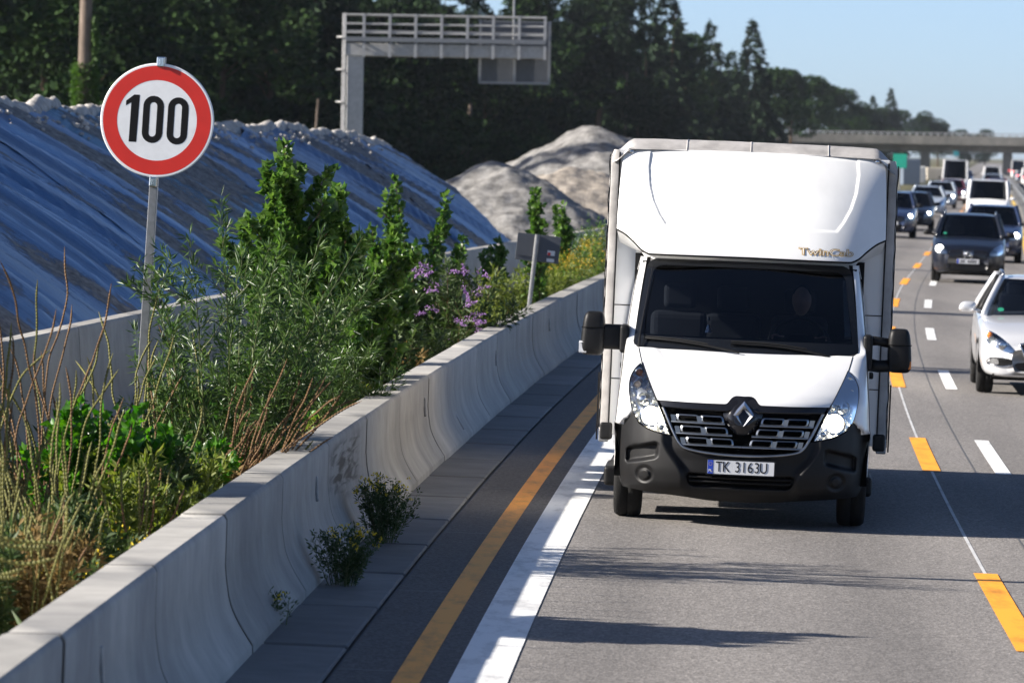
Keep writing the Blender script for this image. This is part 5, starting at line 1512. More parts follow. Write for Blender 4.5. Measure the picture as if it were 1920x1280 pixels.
    if 'badge2' in extras:
        bd = mk('badge', *tube([(0.055 * math.cos(a), ff(0, n - 0.12) - 0.02, n - 0.12 + 0.055 * math.sin(a)) for a in lin(0, 2 * math.pi, 25)[:-1]], 0.012, 6, closed=True), MAT['chrome'], T, smooth=True)
        for sx in (-1, 1):
            mk('grille_strut', *tube([(sx * 0.10, ff(0.1, gz1) - 0.012, gz1 + 0.01), (sx * 0.07, ff(0.07, gz0) - 0.012, gz0 - 0.05)], 0.018, 6), MAT['chrome'], bd, smooth=True)
    return T

def paint(name, col, rough=0.25, coat=0.8, metal=0.0): return M(name, col, rough, metal=metal, var=0.03, scale=2.0, coat=coat)
PW = paint('silver_white_paint', (0.62, 0.63, 0.65), 0.3, 0.8, 0.25)
PD = paint('dark_blue_paint', (0.005, 0.007, 0.014), 0.3, 0.4)
PN = paint('navy_paint', (0.018, 0.03, 0.075), 0.25)
PS = paint('silver_blue_paint', (0.42, 0.48, 0.56), 0.35, 0.6, 0.2)
PR = paint('dark_red_paint', (0.10, 0.012, 0.03), 0.25)
PWV = paint('van_white_paint', (0.80, 0.80, 0.80), 0.35, 0.4)
PG = paint('graphite_paint', (0.05, 0.052, 0.06), 0.25)
car('estate_car', 'silver white estate car with roof rails cut by the right picture edge', 1.86, 67.3, PW, 'sedan', detail=True, extras=('rails', 'sticker'))
car('suv_car', 'black SUV with bright left headlight, ahead of the white van', 1.45, 126, PD, 'suv', lit=1.6, lamp_side=(-1,), extras=('sticker', 'badge2', 'rails'))
car('suv_car', 'dark navy car directly behind the black SUV', 1.95, 152, PN, 'suv', lit=1.5, lamp_side=(1,), group='oncoming traffic')
car('white_van', 'white passenger van behind the two dark cars in the inner lane', 1.55, 232, PWV, 'van', cat='van', group='oncoming traffic', lit=0)
car('hatchback_car', 'dark blue car half hidden behind the truck with one headlight lit', -1.70, 188, PN, 'suv', lit=1.3, lamp_side=(1,), group='oncoming traffic')
car('hatchback_car', 'black car just behind the half hidden dark blue car', -1.35, 209, PG, 'hatch', lit=1.2, lamp_side=(1,), group='oncoming traffic')
car('sedan_car', 'silver blue car in the outer lane with greenish windshield', -1.45, 256, PS, 'sedan', group='oncoming traffic')
car('sedan_car', 'blue car behind the silver blue one with a bright headlight', -1.3, 298, PS, 'hatch', lit=1.6, lamp_side=(1,), group='oncoming traffic')
car('hatchback_car', 'dark red car below the far white high roof van', -0.9, 330, PR, 'hatch', lit=1.4, group='oncoming traffic')
car('high_roof_van', 'far white high roof van in the outer lane', -1.2, 395, PWV, 'tall', cat='van', group='oncoming traffic')
for i, (t, Y, p_, k_, lb) in enumerate(((1.7, 330, PN, 'sedan', 'far navy car just above the roof of the white passenger van'), (1.9, 372, PR, 'hatch', 'far maroon car beyond the white passenger van, second behind it'), (1.6, 425, PS, 'suv', 'far silver car beyond the maroon one in the inner lane'),
                                   (1.8, 480, PG, 'sedan', 'far dark car near the end of the inner lane'), (-1.4, 470, PS, 'sedan', 'far pale car behind the high roof van'), (-1.2, 540, PN, 'hatch', 'farthest dark car in the outer lane'), (1.6, 560, PWV, 'van', 'farthest white van under the bridge line, inner lane'))):
    car('sedan_car' if k_ == 'sedan' else 'hatchback_car', lb, t, Y, p_, k_, group='far oncoming traffic', lit=1.5 if i % 2 == 0 else 0, cat='van' if k_ == 'van' else 'car', lamp_side=(-1, 1))
for i, (t, Y, p_, k_, lb) in enumerate(((5.6, 560, PWV, 'van', 'white van driving away right of the guard rail'), (5.5, 500, PWV, 'hatch', 'white car driving away at the right picture edge'), (5.3, 640, PS, 'sedan', 'silver car driving away beyond the white van, across the rail'), (5.2, 740, PWV, 'tall', 'tall white van driving away farthest along the right carriageway'), (5.0, 850, PG, 'suv', 'dark car driving away near the far bridge'))):
    car('departing_car', lb, t, Y, p_, k_, group='traffic driving away', away=True, cat='van' if k_ in ('van', 'tall') else 'car')
# ================================================================== VEGETATION
def leaves(name, pos, dirs, L, Wd, mat, parent, seed=0, fold=0.25, droop=0.0):
    """one mesh of many folded leaf faces. pos, dirs (n,3); L,Wd scalars or (n,)"""
    r = np.random.default_rng(seed)
    n = len(pos); pos = np.asarray(pos, float); d = np.asarray(dirs, float)
    d = d + np.array([0, 0, -droop]); d /= np.linalg.norm(d, axis=1)[:, None] + 1e-9
    rnd = r.normal(size=(n, 3))
    s = np.cross(d, rnd); s /= np.linalg.norm(s, axis=1)[:, None] + 1e-9
    u = np.cross(s, d)
    L = np.broadcast_to(L, (n,)) * r.uniform(0.7, 1.25, n); Wd = np.broadcast_to(Wd, (n,)) * r.uniform(0.75, 1.2, n)
    b = pos; m = pos + d * (L * 0.42)[:, None]
    e = pos + d * L[:, None] - u * (L * 0.08)[:, None]
    l = m + s * (Wd / 2)[:, None] + u * (Wd * fold)[:, None]
    q = m - s * (Wd / 2)[:, None] + u * (Wd * fold)[:, None]
    V = np.stack([b, q, e, l], 1).reshape(-1, 3)
    k = np.arange(n)[:, None] * 4
    F = np.concatenate([k + np.array([0, 1, 2]), k + np.array([0, 2, 3])], 1).reshape(-1, 3)
    return mk_tris(name, V, F, mat, parent)

def curve_pts(base, d0, length, n, bend, r, wob=0.05):
    p = np.array(base, float); d = np.array(d0, float); d /= np.linalg.norm(d)
    out = [p.copy()]
    for i in range(n):
        d = d + np.array(bend) / n + r.normal(size=3) * wob
        d /= np.linalg.norm(d)
        p = p + d * length / n
        out.append(p.copy())
    return np.array(out)

def leafy_shrub(name, label, loc, stems, leafmat, leafL, leafW, leaf_n, stemmat, seed, height, spread, lean=(0, 0, 0), side=0, side_len=0.4, start=0.25, droop=0.1, cat='shrub', stem_r=0.012, group=None, taper=0.5, flop=0.0):
    r = np.random.default_rng(seed)
    root = thing(name, label, cat, loc, group=group)
    P_, D_ = [], []
    for i in range(stems):
        a = r.uniform(0, 2 * math.pi); q = r.uniform(0, 1) ** 0.6
        d0 = np.array([math.cos(a) * spread * q + lean[0], math.sin(a) * spread * q + lean[1], 1.0])
        h = height * r.uniform(0.8, 1.0) * (1 - 0.15 * q)
        b = (math.cos(a) * 0.10 * q, math.sin(a) * 0.10 * q, 0)
        c = curve_pts(b, d0, h, 14, (lean[0] * 0.5 + math.cos(a) * flop, math.sin(a) * flop, 0.15 - flop * 0.6), r, 0.035)
        mk('stem', *tube(c.tolist(), [stem_r * (1 - 0.85 * k / 14) for k in range(15)], 5), stemmat, root)
        segs = [(c, 1.0)]
        for j in range(side):
            f = r.uniform(0.2, 0.92); k = f * 14; b0 = c[int(k)]; a2 = r.uniform(0, 2 * math.pi)
            dd = c[min(14, int(k) + 1)] - c[int(k)]; dd /= np.linalg.norm(dd)
            d1 = dd * 0.62 + np.array([math.cos(a2), math.sin(a2), 0.10]) * 0.85
            sl = side_len * (1 - taper * f) * r.uniform(0.6, 1.2)
            c2 = curve_pts(b0, d1, sl, 8, (0, 0, 0.5 - flop), r, 0.05)
            mk_stem_buf.append((root, stemmat, c2, stem_r * 0.4))
            segs.append((c2, sl / h))
        tot = sum(s_[1] for s_ in segs)
        for cc, wgt in segs:
            m = max(3, int(leaf_n / stems * wgt / tot))
            f = r.uniform(start if wgt == 1.0 else 0.05, 1.0, m) * (len(cc) - 1)
            i0 = np.minimum(f.astype(int), len(cc) - 2); fr = (f - i0)[:, None]
            pos = cc[i0] * (1 - fr) + cc[i0 + 1] * fr
            tang = cc[i0 + 1] - cc[i0]; tang /= np.linalg.norm(tang, axis=1)[:, None]
            out = r.normal(size=(m, 3)); out /= np.linalg.norm(out, axis=1)[:, None]
            d = tang * 0.7 + out * 0.8
            d /= np.linalg.norm(d, axis=1)[:, None]
            pos = pos + d * leafL * 0.25
            P_.append(pos); D_.append(d)
    flush_stems()
    leaves('foliage', np.concatenate(P_), np.concatenate(D_), leafL, leafW, leafmat, root, seed, droop=droop)
    return root
mk_stem_buf = []
def flush_stems():
    by = {}
    for root, m, c, rr in mk_stem_buf: by.setdefault((root.name, m.name), [root, m, []])[2].append(tube(c.tolist(), [rr * (1 - 0.7 * k / (len(c) - 1)) for k in range(len(c))], 4))
    for root, m, parts in by.values():
        o = mk('twigs', *merge(*parts), m, root); o['kind'] = 'stuff'
    mk_stem_buf.clear()

def at(px, Y, z=0.08):
    while (px - 960) / 1e4 * Y > C(Y) - 5.28 and Y < 140: Y += 0.25     # keep roots behind the barrier
    return ((px - 960) / 1e4 * Y, Y, z)

# --- the tall young poplar and its neighbours
leafy_shrub('young_poplar', 'tallest leafy green poplar sapling, right of the speed sign', at(585, 45.2), 1, MAT['poplar'], 0.078, 0.074, 8500, MAT['stem_brown'], 11, 3.42, 0.01, side=48, side_len=1.3, start=0.10, cat='tree', stem_r=0.022, taper=0.8, lean=(-0.02, 0, 0))
leafy_shrub('young_poplar', 'bushy lower poplar growth at the foot of the tallest sapling', at(655, 47.0), 10, MAT['poplar'], 0.075, 0.07, 11000, MAT['stem_brown'], 12, 2.65, 0.22, side=8, side_len=0.6, start=0.06, cat='tree', stem_r=0.014)
leafy_shrub('young_poplar', 'poplar shoots left of the tallest sapling', at(530, 46.5), 6, MAT['poplar'], 0.075, 0.07, 6500, MAT['stem_brown'], 17, 2.4, 0.16, side=8, side_len=0.6, start=0.06, cat='tree', stem_r=0.014)
leafy_shrub('willow_shrub', 'feathery narrow leaved willow rising left of the poplar', at(418, 36.3), 16, MAT['willow'], 0.085, 0.014, 10000, MAT['stem_green'], 13, 2.70, 0.36, lean=(0.05, 0, 0), side=9, side_len=0.6, start=0.06, cat='shrub', stem_r=0.010, droop=0.1, flop=0.22)
leafy_shrub('willow_shrub', 'pale willow shoots leaning right over the barrier below the poplar', at(560, 44.0), 14, MAT['willow'], 0.085, 0.014, 6500, MAT['stem_green'], 14, 1.45, 0.40, lean=(0.25, 0, 0), side=7, side_len=0.5, start=0.06, cat='shrub', stem_r=0.009)
leafy_shrub('willow_shrub', 'thin willow sprig beside the speed sign post', at(375, 38.0), 6, MAT['willow'], 0.07, 0.014, 1700, MAT['stem_green'], 15, 2.05, 0.25, lean=(-0.03, 0, 0), side=4, side_len=0.4, start=0.2, cat='shrub', stem_r=0.007)
leafy_shrub('willow_shrub', 'dense low willow thicket among the rusty spikes', at(445, 36.4), 18, MAT['willow'], 0.08, 0.018, 9500, MAT['stem_green'], 16, 1.5, 0.5, side=6, side_len=0.4, start=0.03, cat='shrub', stem_r=0.008)
leafy_shrub('leafy_bush', 'leafy undergrowth between willow and poplar behind the barrier', at(480, 42.0), 14, MAT['bush'], 0.07, 0.05, 3800, MAT['stem_green'], 18, 1.05, 0.5, side=5, side_len=0.35, start=0.05, cat='shrub', stem_r=0.008)
for i, (px, Y, h, lb) in enumerate(((703, 57, 2.3, 'slim pale green sapling left of the purple flowers'), (776, 62, 2.75, 'slim pointed sapling standing above the purple flowers'), (827, 64, 2.2, 'short sapling right of the pointed one against the rear barrier'), (740, 60, 1.75, 'low bushy sapling behind the purple flowers'), (996, 78, 2.4, 'thin sapling above the back of the small grey sign'), (1052, 84, 2.15, 'thin sapling against the gravel heap near the truck'), (935, 74, 1.75, 'leafy sapling left of the small grey sign'))):
    leafy_shrub('poplar_sapling', lb, at(px, Y), 3, MAT['poplar'], 0.085, 0.075, 1300, MAT['stem_brown'], 30 + i, h, 0.04, side=9, side_len=0.42, start=0.15, cat='tree', stem_r=0.013, taper=0.8, group='saplings behind the road barrier')
leafy_shrub('leafy_bush', 'low glossy dark green bush behind the barrier at lower left', at(190, 33.6), 22, MAT['bush'], 0.075, 0.06, 5200, MAT['stem_green'], 21, 1.25, 0.42, side=6, side_len=0.32, start=0.15, cat='shrub', stem_r=0.008)
leafy_shrub('leafy_bush', 'small green bush between seed spikes and willow', at(330, 35.0), 14, MAT['bush'], 0.065, 0.05, 3000, MAT['stem_green'], 22, 0.95, 0.45, side=4, side_len=0.3, start=0.15, cat='shrub', stem_r=0.007)
leafy_shrub('leafy_bush', 'dark green bush filling the gap right of the poplar', at(700, 48), 14, MAT['weed_dark'], 0.07, 0.05, 4200, MAT['stem_green'], 23, 1.5, 0.4, side=6, side_len=0.35, start=0.05, cat='shrub', stem_r=0.008)

# --- butterfly bush with purple flower spikes
def butterfly():
    root = leafy_shrub('butterfly_bush', 'butterfly bush with purple flower spikes leaning over the barrier', at(845, 55.5), 20, MAT['weed_dark'], 0.10, 0.028, 4600, MAT['stem_brown'], 41, 1.75, 0.55, side=5, side_len=0.5, start=0.15, cat='shrub', stem_r=0.008, flop=0.25, lean=(0.02, 0, 0))
    r = np.random.default_rng(5)
    for px, py in ((792, 498), (782, 512), (800, 512), (806, 545), (772, 505), (853, 510), (866, 505), (905, 515), (868, 545), (892, 552), (905, 540), (808, 580), (880, 570), (895, 590), (898, 605), (888, 600), (902, 620), (860, 605), (875, 560), (815, 535), (843, 640), (784, 588)):
        d = root.location.y - 0.5 + r.normal() * 0.3
        a = (px - 960 + 2) / 1e4 * d; z = CAM_Z - (py - 640 + 361 + (960 - px) * 0.0175 - 0) / 1e4 * d
        c = Vector((a, d, z)) - root.location
        dr = Vector((r.normal() * 0.6 + 0.5, r.normal() * 0.3, r.normal() * 0.35)).normalized()
        n = 46; f = r.uniform(0, 1, n)
        pos = np.array([list(c + dr * (0.15 * (q - 0.5))) for q in f]) + r.normal(size=(n, 3)) * (0.022 * (1.1 - f))[:, None]
        leaves('flower_spike', pos, r.normal(size=(n, 3)), 0.02, 0.02, MAT['purple_flower'], root, int(px))
butterfly()

# --- seed-spike plants (tall rods), green and brown
SP_CACHE = []
def spike(c, rad, r):
    n = len(c); rr = []
    for i in range(n):
        f = i / (n - 1)
        base = rad * (0.9 if f < 0.93 else 0.9 * (1 - (f - 0.93) / 0.09))
        rr.append(max(0.0015, base * (1.28 if i % 2 else 0.66)))
    return tube(c.tolist(), rr, 6)
def spike_plant(label, loc, n, height, spread, brown, seed, lean=(0, 0, 0), flop=0.1, cat='weed', leafy=300, mincurve=0.4):
    r = np.random.default_rng(seed)
    root = thing('seed_spike_plant', label, cat, loc, group='seed spike weeds behind the barrier')
    P_, D_ = [], []
    for i in range(n):
        a = r.uniform(0, 2 * math.pi); q = r.uniform(0, 1) ** 0.6
        h = height * r.uniform(0.62, 1.0)
        b = (math.cos(a) * 0.16 * q, math.sin(a) * 0.16 * q, 0)
        d0 = (math.cos(a) * spread * q + lean[0], math.sin(a) * spread * q + lean[1], 1)
        bend = (r.normal() * flop + lean[0] * 0.5, r.normal() * flop, r.uniform(-0.3, 0.4) * flop)
        lower = curve_pts(b, d0, h * 0.38, 8, (0, 0, 0), r, 0.02)
        dd = lower[-1] - lower[-2]
        m = int(h * 0.62 / 0.011); m -= m % 2
        r2 = np.random.default_rng(seed * 100 + i)
        # low frequency wobble
        up = curve_pts(lower[-1], dd, h * 0.62, 9, bend, r2, 0.10)
        up = np.array(spline(up.tolist(), max(2, m // 9)))
        br = r.uniform() < brown
        mk('seed_spike', *spike(up, 0.0085 if not br else 0.0078, r), MAT['spike_brown'] if br else MAT['spike_green'], root)
        mk('stem', *tube(lower.tolist(), 0.006, 5), MAT['stem_brown'] if br else MAT['stem_green'], root)
        k = max(6, leafy // n)
        f = r.uniform(0, 1, k) * (len(lower) - 1); i0 = np.minimum(f.astype(int), len(lower) - 2)
        P_.append(lower[i0]); D_.append(r.normal(size=(k, 3)) * np.array([1, 1, 0.5]) + np.array([0, 0, 0.3]))
    if leafy:
        leaves('foliage', np.concatenate(P_), np.concatenate(D_), 0.085, 0.018, MAT['dry'] if brown > 0.6 else MAT['weed_dark'], root, seed, droop=0.25)
    return root
SPK = [
    (45, 33.0, 10, 2.35, 0.22, 0.75, 'tall brown seed spikes at the left picture edge'),
    (-5, 31.0, 9, 1.85, 0.25, 0.5, 'mixed green and brown seed spikes cut by the left picture edge'),
    (100, 30.5, 12, 1.5, 0.22, 0.15, 'dense yellow green seed spikes at lower left'),
    (20, 29.0, 12, 1.25, 0.25, 0.1, 'yellow green seed spikes nearest the lower left corner'),
    (75, 34.5, 9, 2.3, 0.18, 0.8, 'rust brown seed spikes left of the sign post'),
    (125, 32.5, 8, 1.6, 0.2, 0.6, 'short rusty seed spikes in front of the rear barrier'),
    (180, 35.5, 6, 2.05, 0.12, 0.0, 'few upright pale green seed spikes left of the sign post'),
    (215, 34.0, 8, 1.35, 0.4, 0.0, 'dark curved seed spikes left of the sign post foot'),
    (290, 36.0, 7, 1.8, 0.18, 0.1, 'pale green seed spikes just right of the sign post'),
    (335, 37.0, 7, 1.6, 0.16, 0.1, 'thin green seed spikes between sign post and willow'),
    (370, 37.5, 6, 1.7, 0.14, 0.2, 'slender seed spikes at the left side of the willow'),
    (290, 33.0, 8, 0.95, 0.25, 0.5, 'low mixed seed spikes in front of the sign post foot'),
    (10, 32.0, 14, 1.35, 0.3, 0.35, 'crowded seed spikes filling the left edge above the straw'),
    (60, 31.5, 14, 1.2, 0.28, 0.2, 'crowded yellow green seed spikes beside the glossy bush'),
    (30, 27.5, 14, 1.15, 0.28, 0.15, 'seed spikes rising from the straw in the lower left corner'),
    (85, 28.5, 12, 1.1, 0.25, 0.3, 'mixed seed spikes just above the barrier at lower left'),
    (140, 29.5, 10, 0.95, 0.25, 0.1, 'short yellow green seed spikes in front of the glossy bush'),
    (250, 31.0, 9, 1.05, 0.22, 0.3, 'thin seed spikes right of the glossy bush'),
    (385, 34.5, 9, 0.95, 0.35, 0.8, 'low brown seed spikes behind the barrier below the willow'),
]
for i, (px, Y, n, h, sp_, br, lb) in enumerate(SPK):
    spike_plant(lb, at(px, Y), n, h, sp_, br, 60 + i, leafy=420)
spike_plant('rust brown seed spikes sweeping right in front of the willow', at(400, 35.8), 30, 1.55, 0.16, 0.95, 90, lean=(0.36, 0, 0), flop=0.16, leafy=200)
spike_plant('second fan of rusty seed spikes low in front of the willow', at(395, 34.8), 12, 1.05, 0.20, 1.0, 91, lean=(0.42, 0, 0), flop=0.15, leafy=300)
# spikes lying over the barrier top at the lower left corner
def lying():
    root = thing('fallen_seed_spikes', 'yellow green seed spikes drooping over the barrier top at lower left corner', 'weed', at(-10, 23.6, 0.1), group='seed spike weeds behind the barrier')
    r = np.random.default_rng(3)
    for i, (y0, z0, ln) in enumerate(((0.0, 0.80, 0.42), (0.25, 0.83, 0.36), (-0.4, 0.78, 0.30), (0.7, 0.82, 0.40), (0.9, 0.80, 0.30), (-0.7, 0.76, 0.3))):
        c = spline([(-0.35, y0, 0.0), (-0.30, y0, z0 - 0.15), (-0.12, y0 + 0.02, z0 + 0.04), (-0.12 + ln * 0.6, y0 + 0.05, z0 + 0.0 + 0.03 * (i % 2)), (-0.12 + ln, y0 + 0.06, z0 + 0.03)], 14)
        mk('seed_spike', *spike(np.array(c), 0.012, r), MAT['spike_green'], root)
lying()

# --- goldenrod and weeds further along
def weed_patch(name, label, px, Y, n, h, mat, seed, spread=0.35, flower=None, fn=0, lL=0.08, lW=0.016, ln=1800, cat='weed'):
    root = leafy_shrub(name, label, at(px, Y), n, mat, lL, lW, ln, MAT['stem_green'], seed, h, spread, side=2, side_len=0.25, start=0.08, cat=cat, stem_r=0.006, group='weeds along the barrier')
    if flower:
        r = np.random.default_rng(seed + 1)
        st_ = [o for o in root.children if o.name.startswith('stem')]
        for o in st_:
            tip = np.array([o.data.vertices[-1].co[:]])[0]
            m = fn
            pos = tip + r.normal(size=(m, 3)) * np.array([0.05, 0.05, 0.06])
            leaves('flower_head', pos, r.normal(size=(m, 3)), 0.022, 0.02, flower, root, seed)
    return root
for i, (px, Y, n, h, m, fl, lb) in enumerate((
    (945, 66, 22, 1.35, 'weed', None, 'yellow green weeds left of the small grey sign post'),
    (1000, 68, 22, 1.25, 'weed', None, 'bright green weeds around the small grey sign post'),
    (1045, 74, 22, 1.35, 'weed', 'orange_flower', 'goldenrod with yellow plumes right of the small grey sign'),
    (1085, 79, 22, 1.40, 'weed', 'orange_flower', 'goldenrod patch nearest the truck mirror'),
    (1115, 84, 20, 1.55, 'weed', None, 'green weeds just left of the truck box'),
    (1075, 88, 20, 1.6, 'poplar', None, 'darker green weeds behind the goldenrod'),
    (1125, 92, 22, 1.8, 'poplar', None, 'taller dark weeds behind the truck box edge'),
    (890, 60, 18, 1.0, 'weed', None, 'low yellow green weeds under the purple flowers'),
    (790, 53, 16, 0.95, 'weed_dark', None, 'low weeds in front of the purple flower bush'),
    (760, 50, 14, 0.9, 'dry', None, 'dry brownish weeds right of the poplar'),
    (640, 42, 12, 0.85, 'weed', 'yellow_flower', 'pale yellow flowering weeds below the poplar'),
    (575, 39, 12, 0.55, 'weed', 'yellow_flower', 'low yellow weeds at the barrier below the willow'),
    (230, 28.5, 14, 0.62, 'weed_dark', 'yellow_flower', 'small yellow flowered weeds at the barrier in the lower left'),
    (150, 27.5, 12, 0.6, 'weed_dark', 'yellow_flower', 'small flowering weeds nearest the lower left barrier top'),
    (330, 32.5, 14, 0.8, 'weed_dark', None, 'dark low weeds behind the barrier left of the rub marks'),
    (470, 35.5, 14, 0.75, 'weed_dark', None, 'dark low weeds under the rusty fan of spikes'),
    (80, 29.5, 16, 0.8, 'dry', None, 'dry straw at the foot of the yellow green spikes'),
    (400, 35.5, 16, 0.8, 'dry', None, 'dry straw at the foot of the rusty spikes'),
    (30, 31.5, 16, 0.9, 'dry', None, 'dry straw at the left picture edge'),
    (110, 30.0, 18, 0.85, 'weed_dark', None, 'dark leafy weeds under the yellow green spikes'),
    (40, 28.0, 18, 0.8, 'dry', None, 'dry straw in the lower left corner'),
    (260, 32.5, 18, 0.95, 'weed', None, 'leafy weeds right of the glossy bush'),
    (300, 34.0, 18, 1.0, 'weed_dark', None, 'dark weeds at the sign post foot'),
    (200, 33.5, 18, 1.05, 'weed', None, 'leafy weeds behind the glossy bush'),
    (360, 34.5, 18, 0.9, 'weed', None, 'leafy weeds between sign post and rusty fan'),
    (-20, 27.5, 16, 0.85, 'weed_dark', None, 'weeds cut by the lower left picture edge'),
    (530, 41.0, 14, 0.9, 'weed', None, 'yellow green weeds at the barrier left of the poplar'))):
    weed_patch('weed_clump', lb, px, Y, n, h, MAT[m], 120 + i, 0.42, MAT[fl] if fl else None, 9 if fl == 'yellow_flower' else 26, ln=2300, lW=0.024)
# --- ragwort growing at the foot of the road barrier
def ragwort(label, t, Y, h, n, seed, sp=0.35, ln=1500):
    root = leafy_shrub('ragwort_plant', label, P(t, Y, 0.0), n, MAT['weed_dark'], 0.035, 0.010, ln, MAT['stem_green'], seed, h, sp, side=6, side_len=0.14, start=0.02, cat='weed', stem_r=0.004, group='ragwort at the barrier foot')
    r = np.random.default_rng(seed)
    for o in [o for o in root.children if o.name.startswith('stem')]:
        if r.uniform() < 0.6:
            tip = np.array(o.data.vertices[-1].co[:])
            for q in range(3):
                c = tip + r.normal(size=3) * 0.03
                leaves('flower_head', c + r.normal(size=(7, 3)) * 0.006, r.normal(size=(7, 3)), 0.016, 0.012, MAT['yellow_flower'], root, seed + q)
ragwort('ragwort clump with small yellow flowers, nearer of two at barrier foot', -4.30, 34.4, 0.42, 24, 201, 0.38, 2200)
ragwort('ragwort clump with small yellow flowers, farther of two at barrier foot', -4.30, 38.2, 0.50, 30, 202, 0.42, 3200)
ragwort('tiny lone weed at the barrier foot near the lower edge', -4.43, 31.5, 0.20, 5, 203, 0.5, 120)
# --- ground cover behind the barrier
def cover():
    r = np.random.default_rng(77); n = 34000
    Y = r.uniform(22, 100, n); t = r.uniform(-7.9, -5.0, n)
    X = np.array([C(y) for y in Y]) + t
    pos = np.stack([X, Y, 0.08 + np.abs(r.normal(0, 0.12, n))], 1)
    o = leaves('ground_cover', pos, r.normal(size=(n, 3)) * np.array([1, 1, 0.6]) + np.array([0, 0, 0.6]), 0.12, 0.035, MAT['weed_dark'], None, 77)
    tag(o, 'low green ground cover between the two barriers', 'ground cover', kind='stuff')
cover()
# --- plants out of frame to the left whose shadows reach the road
leafy_shrub('leafy_bush', 'dense bush behind the barrier whose shadow falls across the lower road', (-4.05, 31.4, 0.08), 30, MAT['bush'], 0.14, 0.13, 12000, MAT['stem_green'], 301, 3.25, 0.17, side=8, side_len=0.5, start=0.02, cat='shrub', stem_r=0.012, taper=0.2)
spike_plant('seed spikes whose thin shadows streak the road at lower left', (-3.5, 28.9, 0.08), 12, 1.9, 0.2, 0.3, 302, leafy=300)
spike_plant('seed spikes whose thin shadows streak the road below the truck', (-3.75, 36.0, 0.08), 12, 2.0, 0.25, 0.3, 303, leafy=300)

# ------------------------------------------------------------------ forest
def conifer_mesh(seed, H=20.0, Rm=3.2, droop=0.35, name='crown', mat='conifer', bare=0.08):
    r = np.random.default_rng(seed)
    pos, dirs, Ls = [], [], []
    z = H * bare
    while z < H * 0.985:
        rel = (H - z) / (H * (1 - bare)); Rk = Rm * rel ** 0.95
        nb = int(6 + 6 * rel)
        for b in range(nb):
            a = r.uniform(0, 2 * math.pi); Lb = Rk * r.uniform(0.55, 1.15) + 0.15
            m = max(6, int(Lb * 7))
            q = r.uniform(0.1, 1.0, m) ** 0.8
            up = r.normal(0, 0.10)
            c, s_ = math.cos(a), math.sin(a)
            side = r.normal(0, 0.16, m) * (1.1 - q) * Lb * 0.9
            px = c * q * Lb - s_ * side; py = s_ * q * Lb + c * side
            pz = z + (0.18 + up) * q * Lb - droop * (q * Lb) ** 1.25 + r.normal(0, 0.10, m)
            pos.append(np.stack([px, py, pz], 1))
            dirs.append(np.stack([c + 0 * q, s_ + 0 * q, -0.35 + 0 * q], 1) + r.normal(0, 0.45, (m, 3)))
            Ls.append(np.full(m, 0.65 + 0.5 * min(1, rel * 2)))
        z += (0.35 + 0.55 * rel) * r.uniform(0.8, 1.25)
    tip = np.stack([np.zeros(8), np.zeros(8), H * r.uniform(0.94, 1.0, 8)], 1)
    pos.append(tip); dirs.append(np.tile([0.1, 0.1, 1.0], (8, 1)) + r.normal(0, 0.3, (8, 3))); Ls.append(np.full(8, 0.5))
    L = np.concatenate(Ls)
    o = leaves(name, np.concatenate(pos), np.concatenate(dirs), L, L * 0.42, MAT[mat], None, seed, fold=0.15, droop=0.1)
    return o.data, o
def broad_mesh(seed, H=17.0, Rm=4.5, n=6000, z0=0.18, mat='broad', pine=False):
    r = np.random.default_rng(seed)
    nb = 16
    cs = []
    for i in range(nb):
        f = r.uniform(0.0, 1.0); zz = H * (z0 + (1 - z0) * (0.15 + 0.75 * f))
        a = r.uniform(0, 2 * math.pi); rr = Rm * r.uniform(0.15, 0.75) * math.sin(math.pi * min(0.95, 0.25 + 0.7 * f)) ** 0.7
        cs.append((rr * math.cos(a), rr * math.sin(a), zz, Rm * r.uniform(0.28, 0.5)))
    cs.append((0, 0, H * 0.9, Rm * 0.35))
    k = r.integers(0, len(cs), n); c = np.array(cs)[k]
    v = r.normal(size=(n, 3)); v /= np.linalg.norm(v, axis=1)[:, None]
    pos = c[:, :3] + v * c[:, 3:4] * (r.uniform(0.35, 1.05, (n, 1)) ** 0.5) * np.array([1, 1, 0.8])
    d = v + r.normal(0, 0.6, (n, 3))
    o = leaves('crown', pos, d, 0.44, 0.34, MAT[mat], None, seed, fold=0.15, droop=0.1)
    return o.data, o
def trunk_mesh(H, r0, mat, seed, limbs=5, z0=0.35, Rm=3):
    r = np.random.default_rng(seed)
    parts = [tube(curve_pts((0, 0, -0.3), (0, 0, 1), H * 0.96, 10, (0, 0, 0), r, 0.012).tolist(), [r0 * (1 - 0.93 * i / 10) for i in range(11)], 8)]
    for i in range(limbs):
        f = r.uniform(z0, 0.85); a = r.uniform(0, 2 * math.pi)
        parts.append(tube(curve_pts((0, 0, H * f), (math.cos(a), math.sin(a), 0.7), Rm * 0.7, 5, (0, 0, 0.2), r, 0.05).tolist(), [r0 * 0.3 * (1 - 0.8 * k / 5) for k in range(6)], 5))
    o = mk('trunk', *merge(*parts), MAT[mat])
    return o.data, o
KINDS = {}
def kind_add(key, crown, trunk):
    (cm, co), (tm, to) = crown, trunk
    bpy.data.objects.remove(co); bpy.data.objects.remove(to)
    KINDS[key] = (cm, tm)
kind_add('spruce0', conifer_mesh(1, 20, 5.4), trunk_mesh(20, 0.28, 'bark', 1, 0))
kind_add('spruce1', conifer_mesh(2, 21, 5.6, droop=0.45), trunk_mesh(21, 0.28, 'bark', 2, 0))
kind_add('spruce2', conifer_mesh(3, 18, 4.4), trunk_mesh(18, 0.24, 'bark', 3, 0))
kind_add('broad0', broad_mesh(4, 17, 4.6), trunk_mesh(15, 0.30, 'bark', 4))
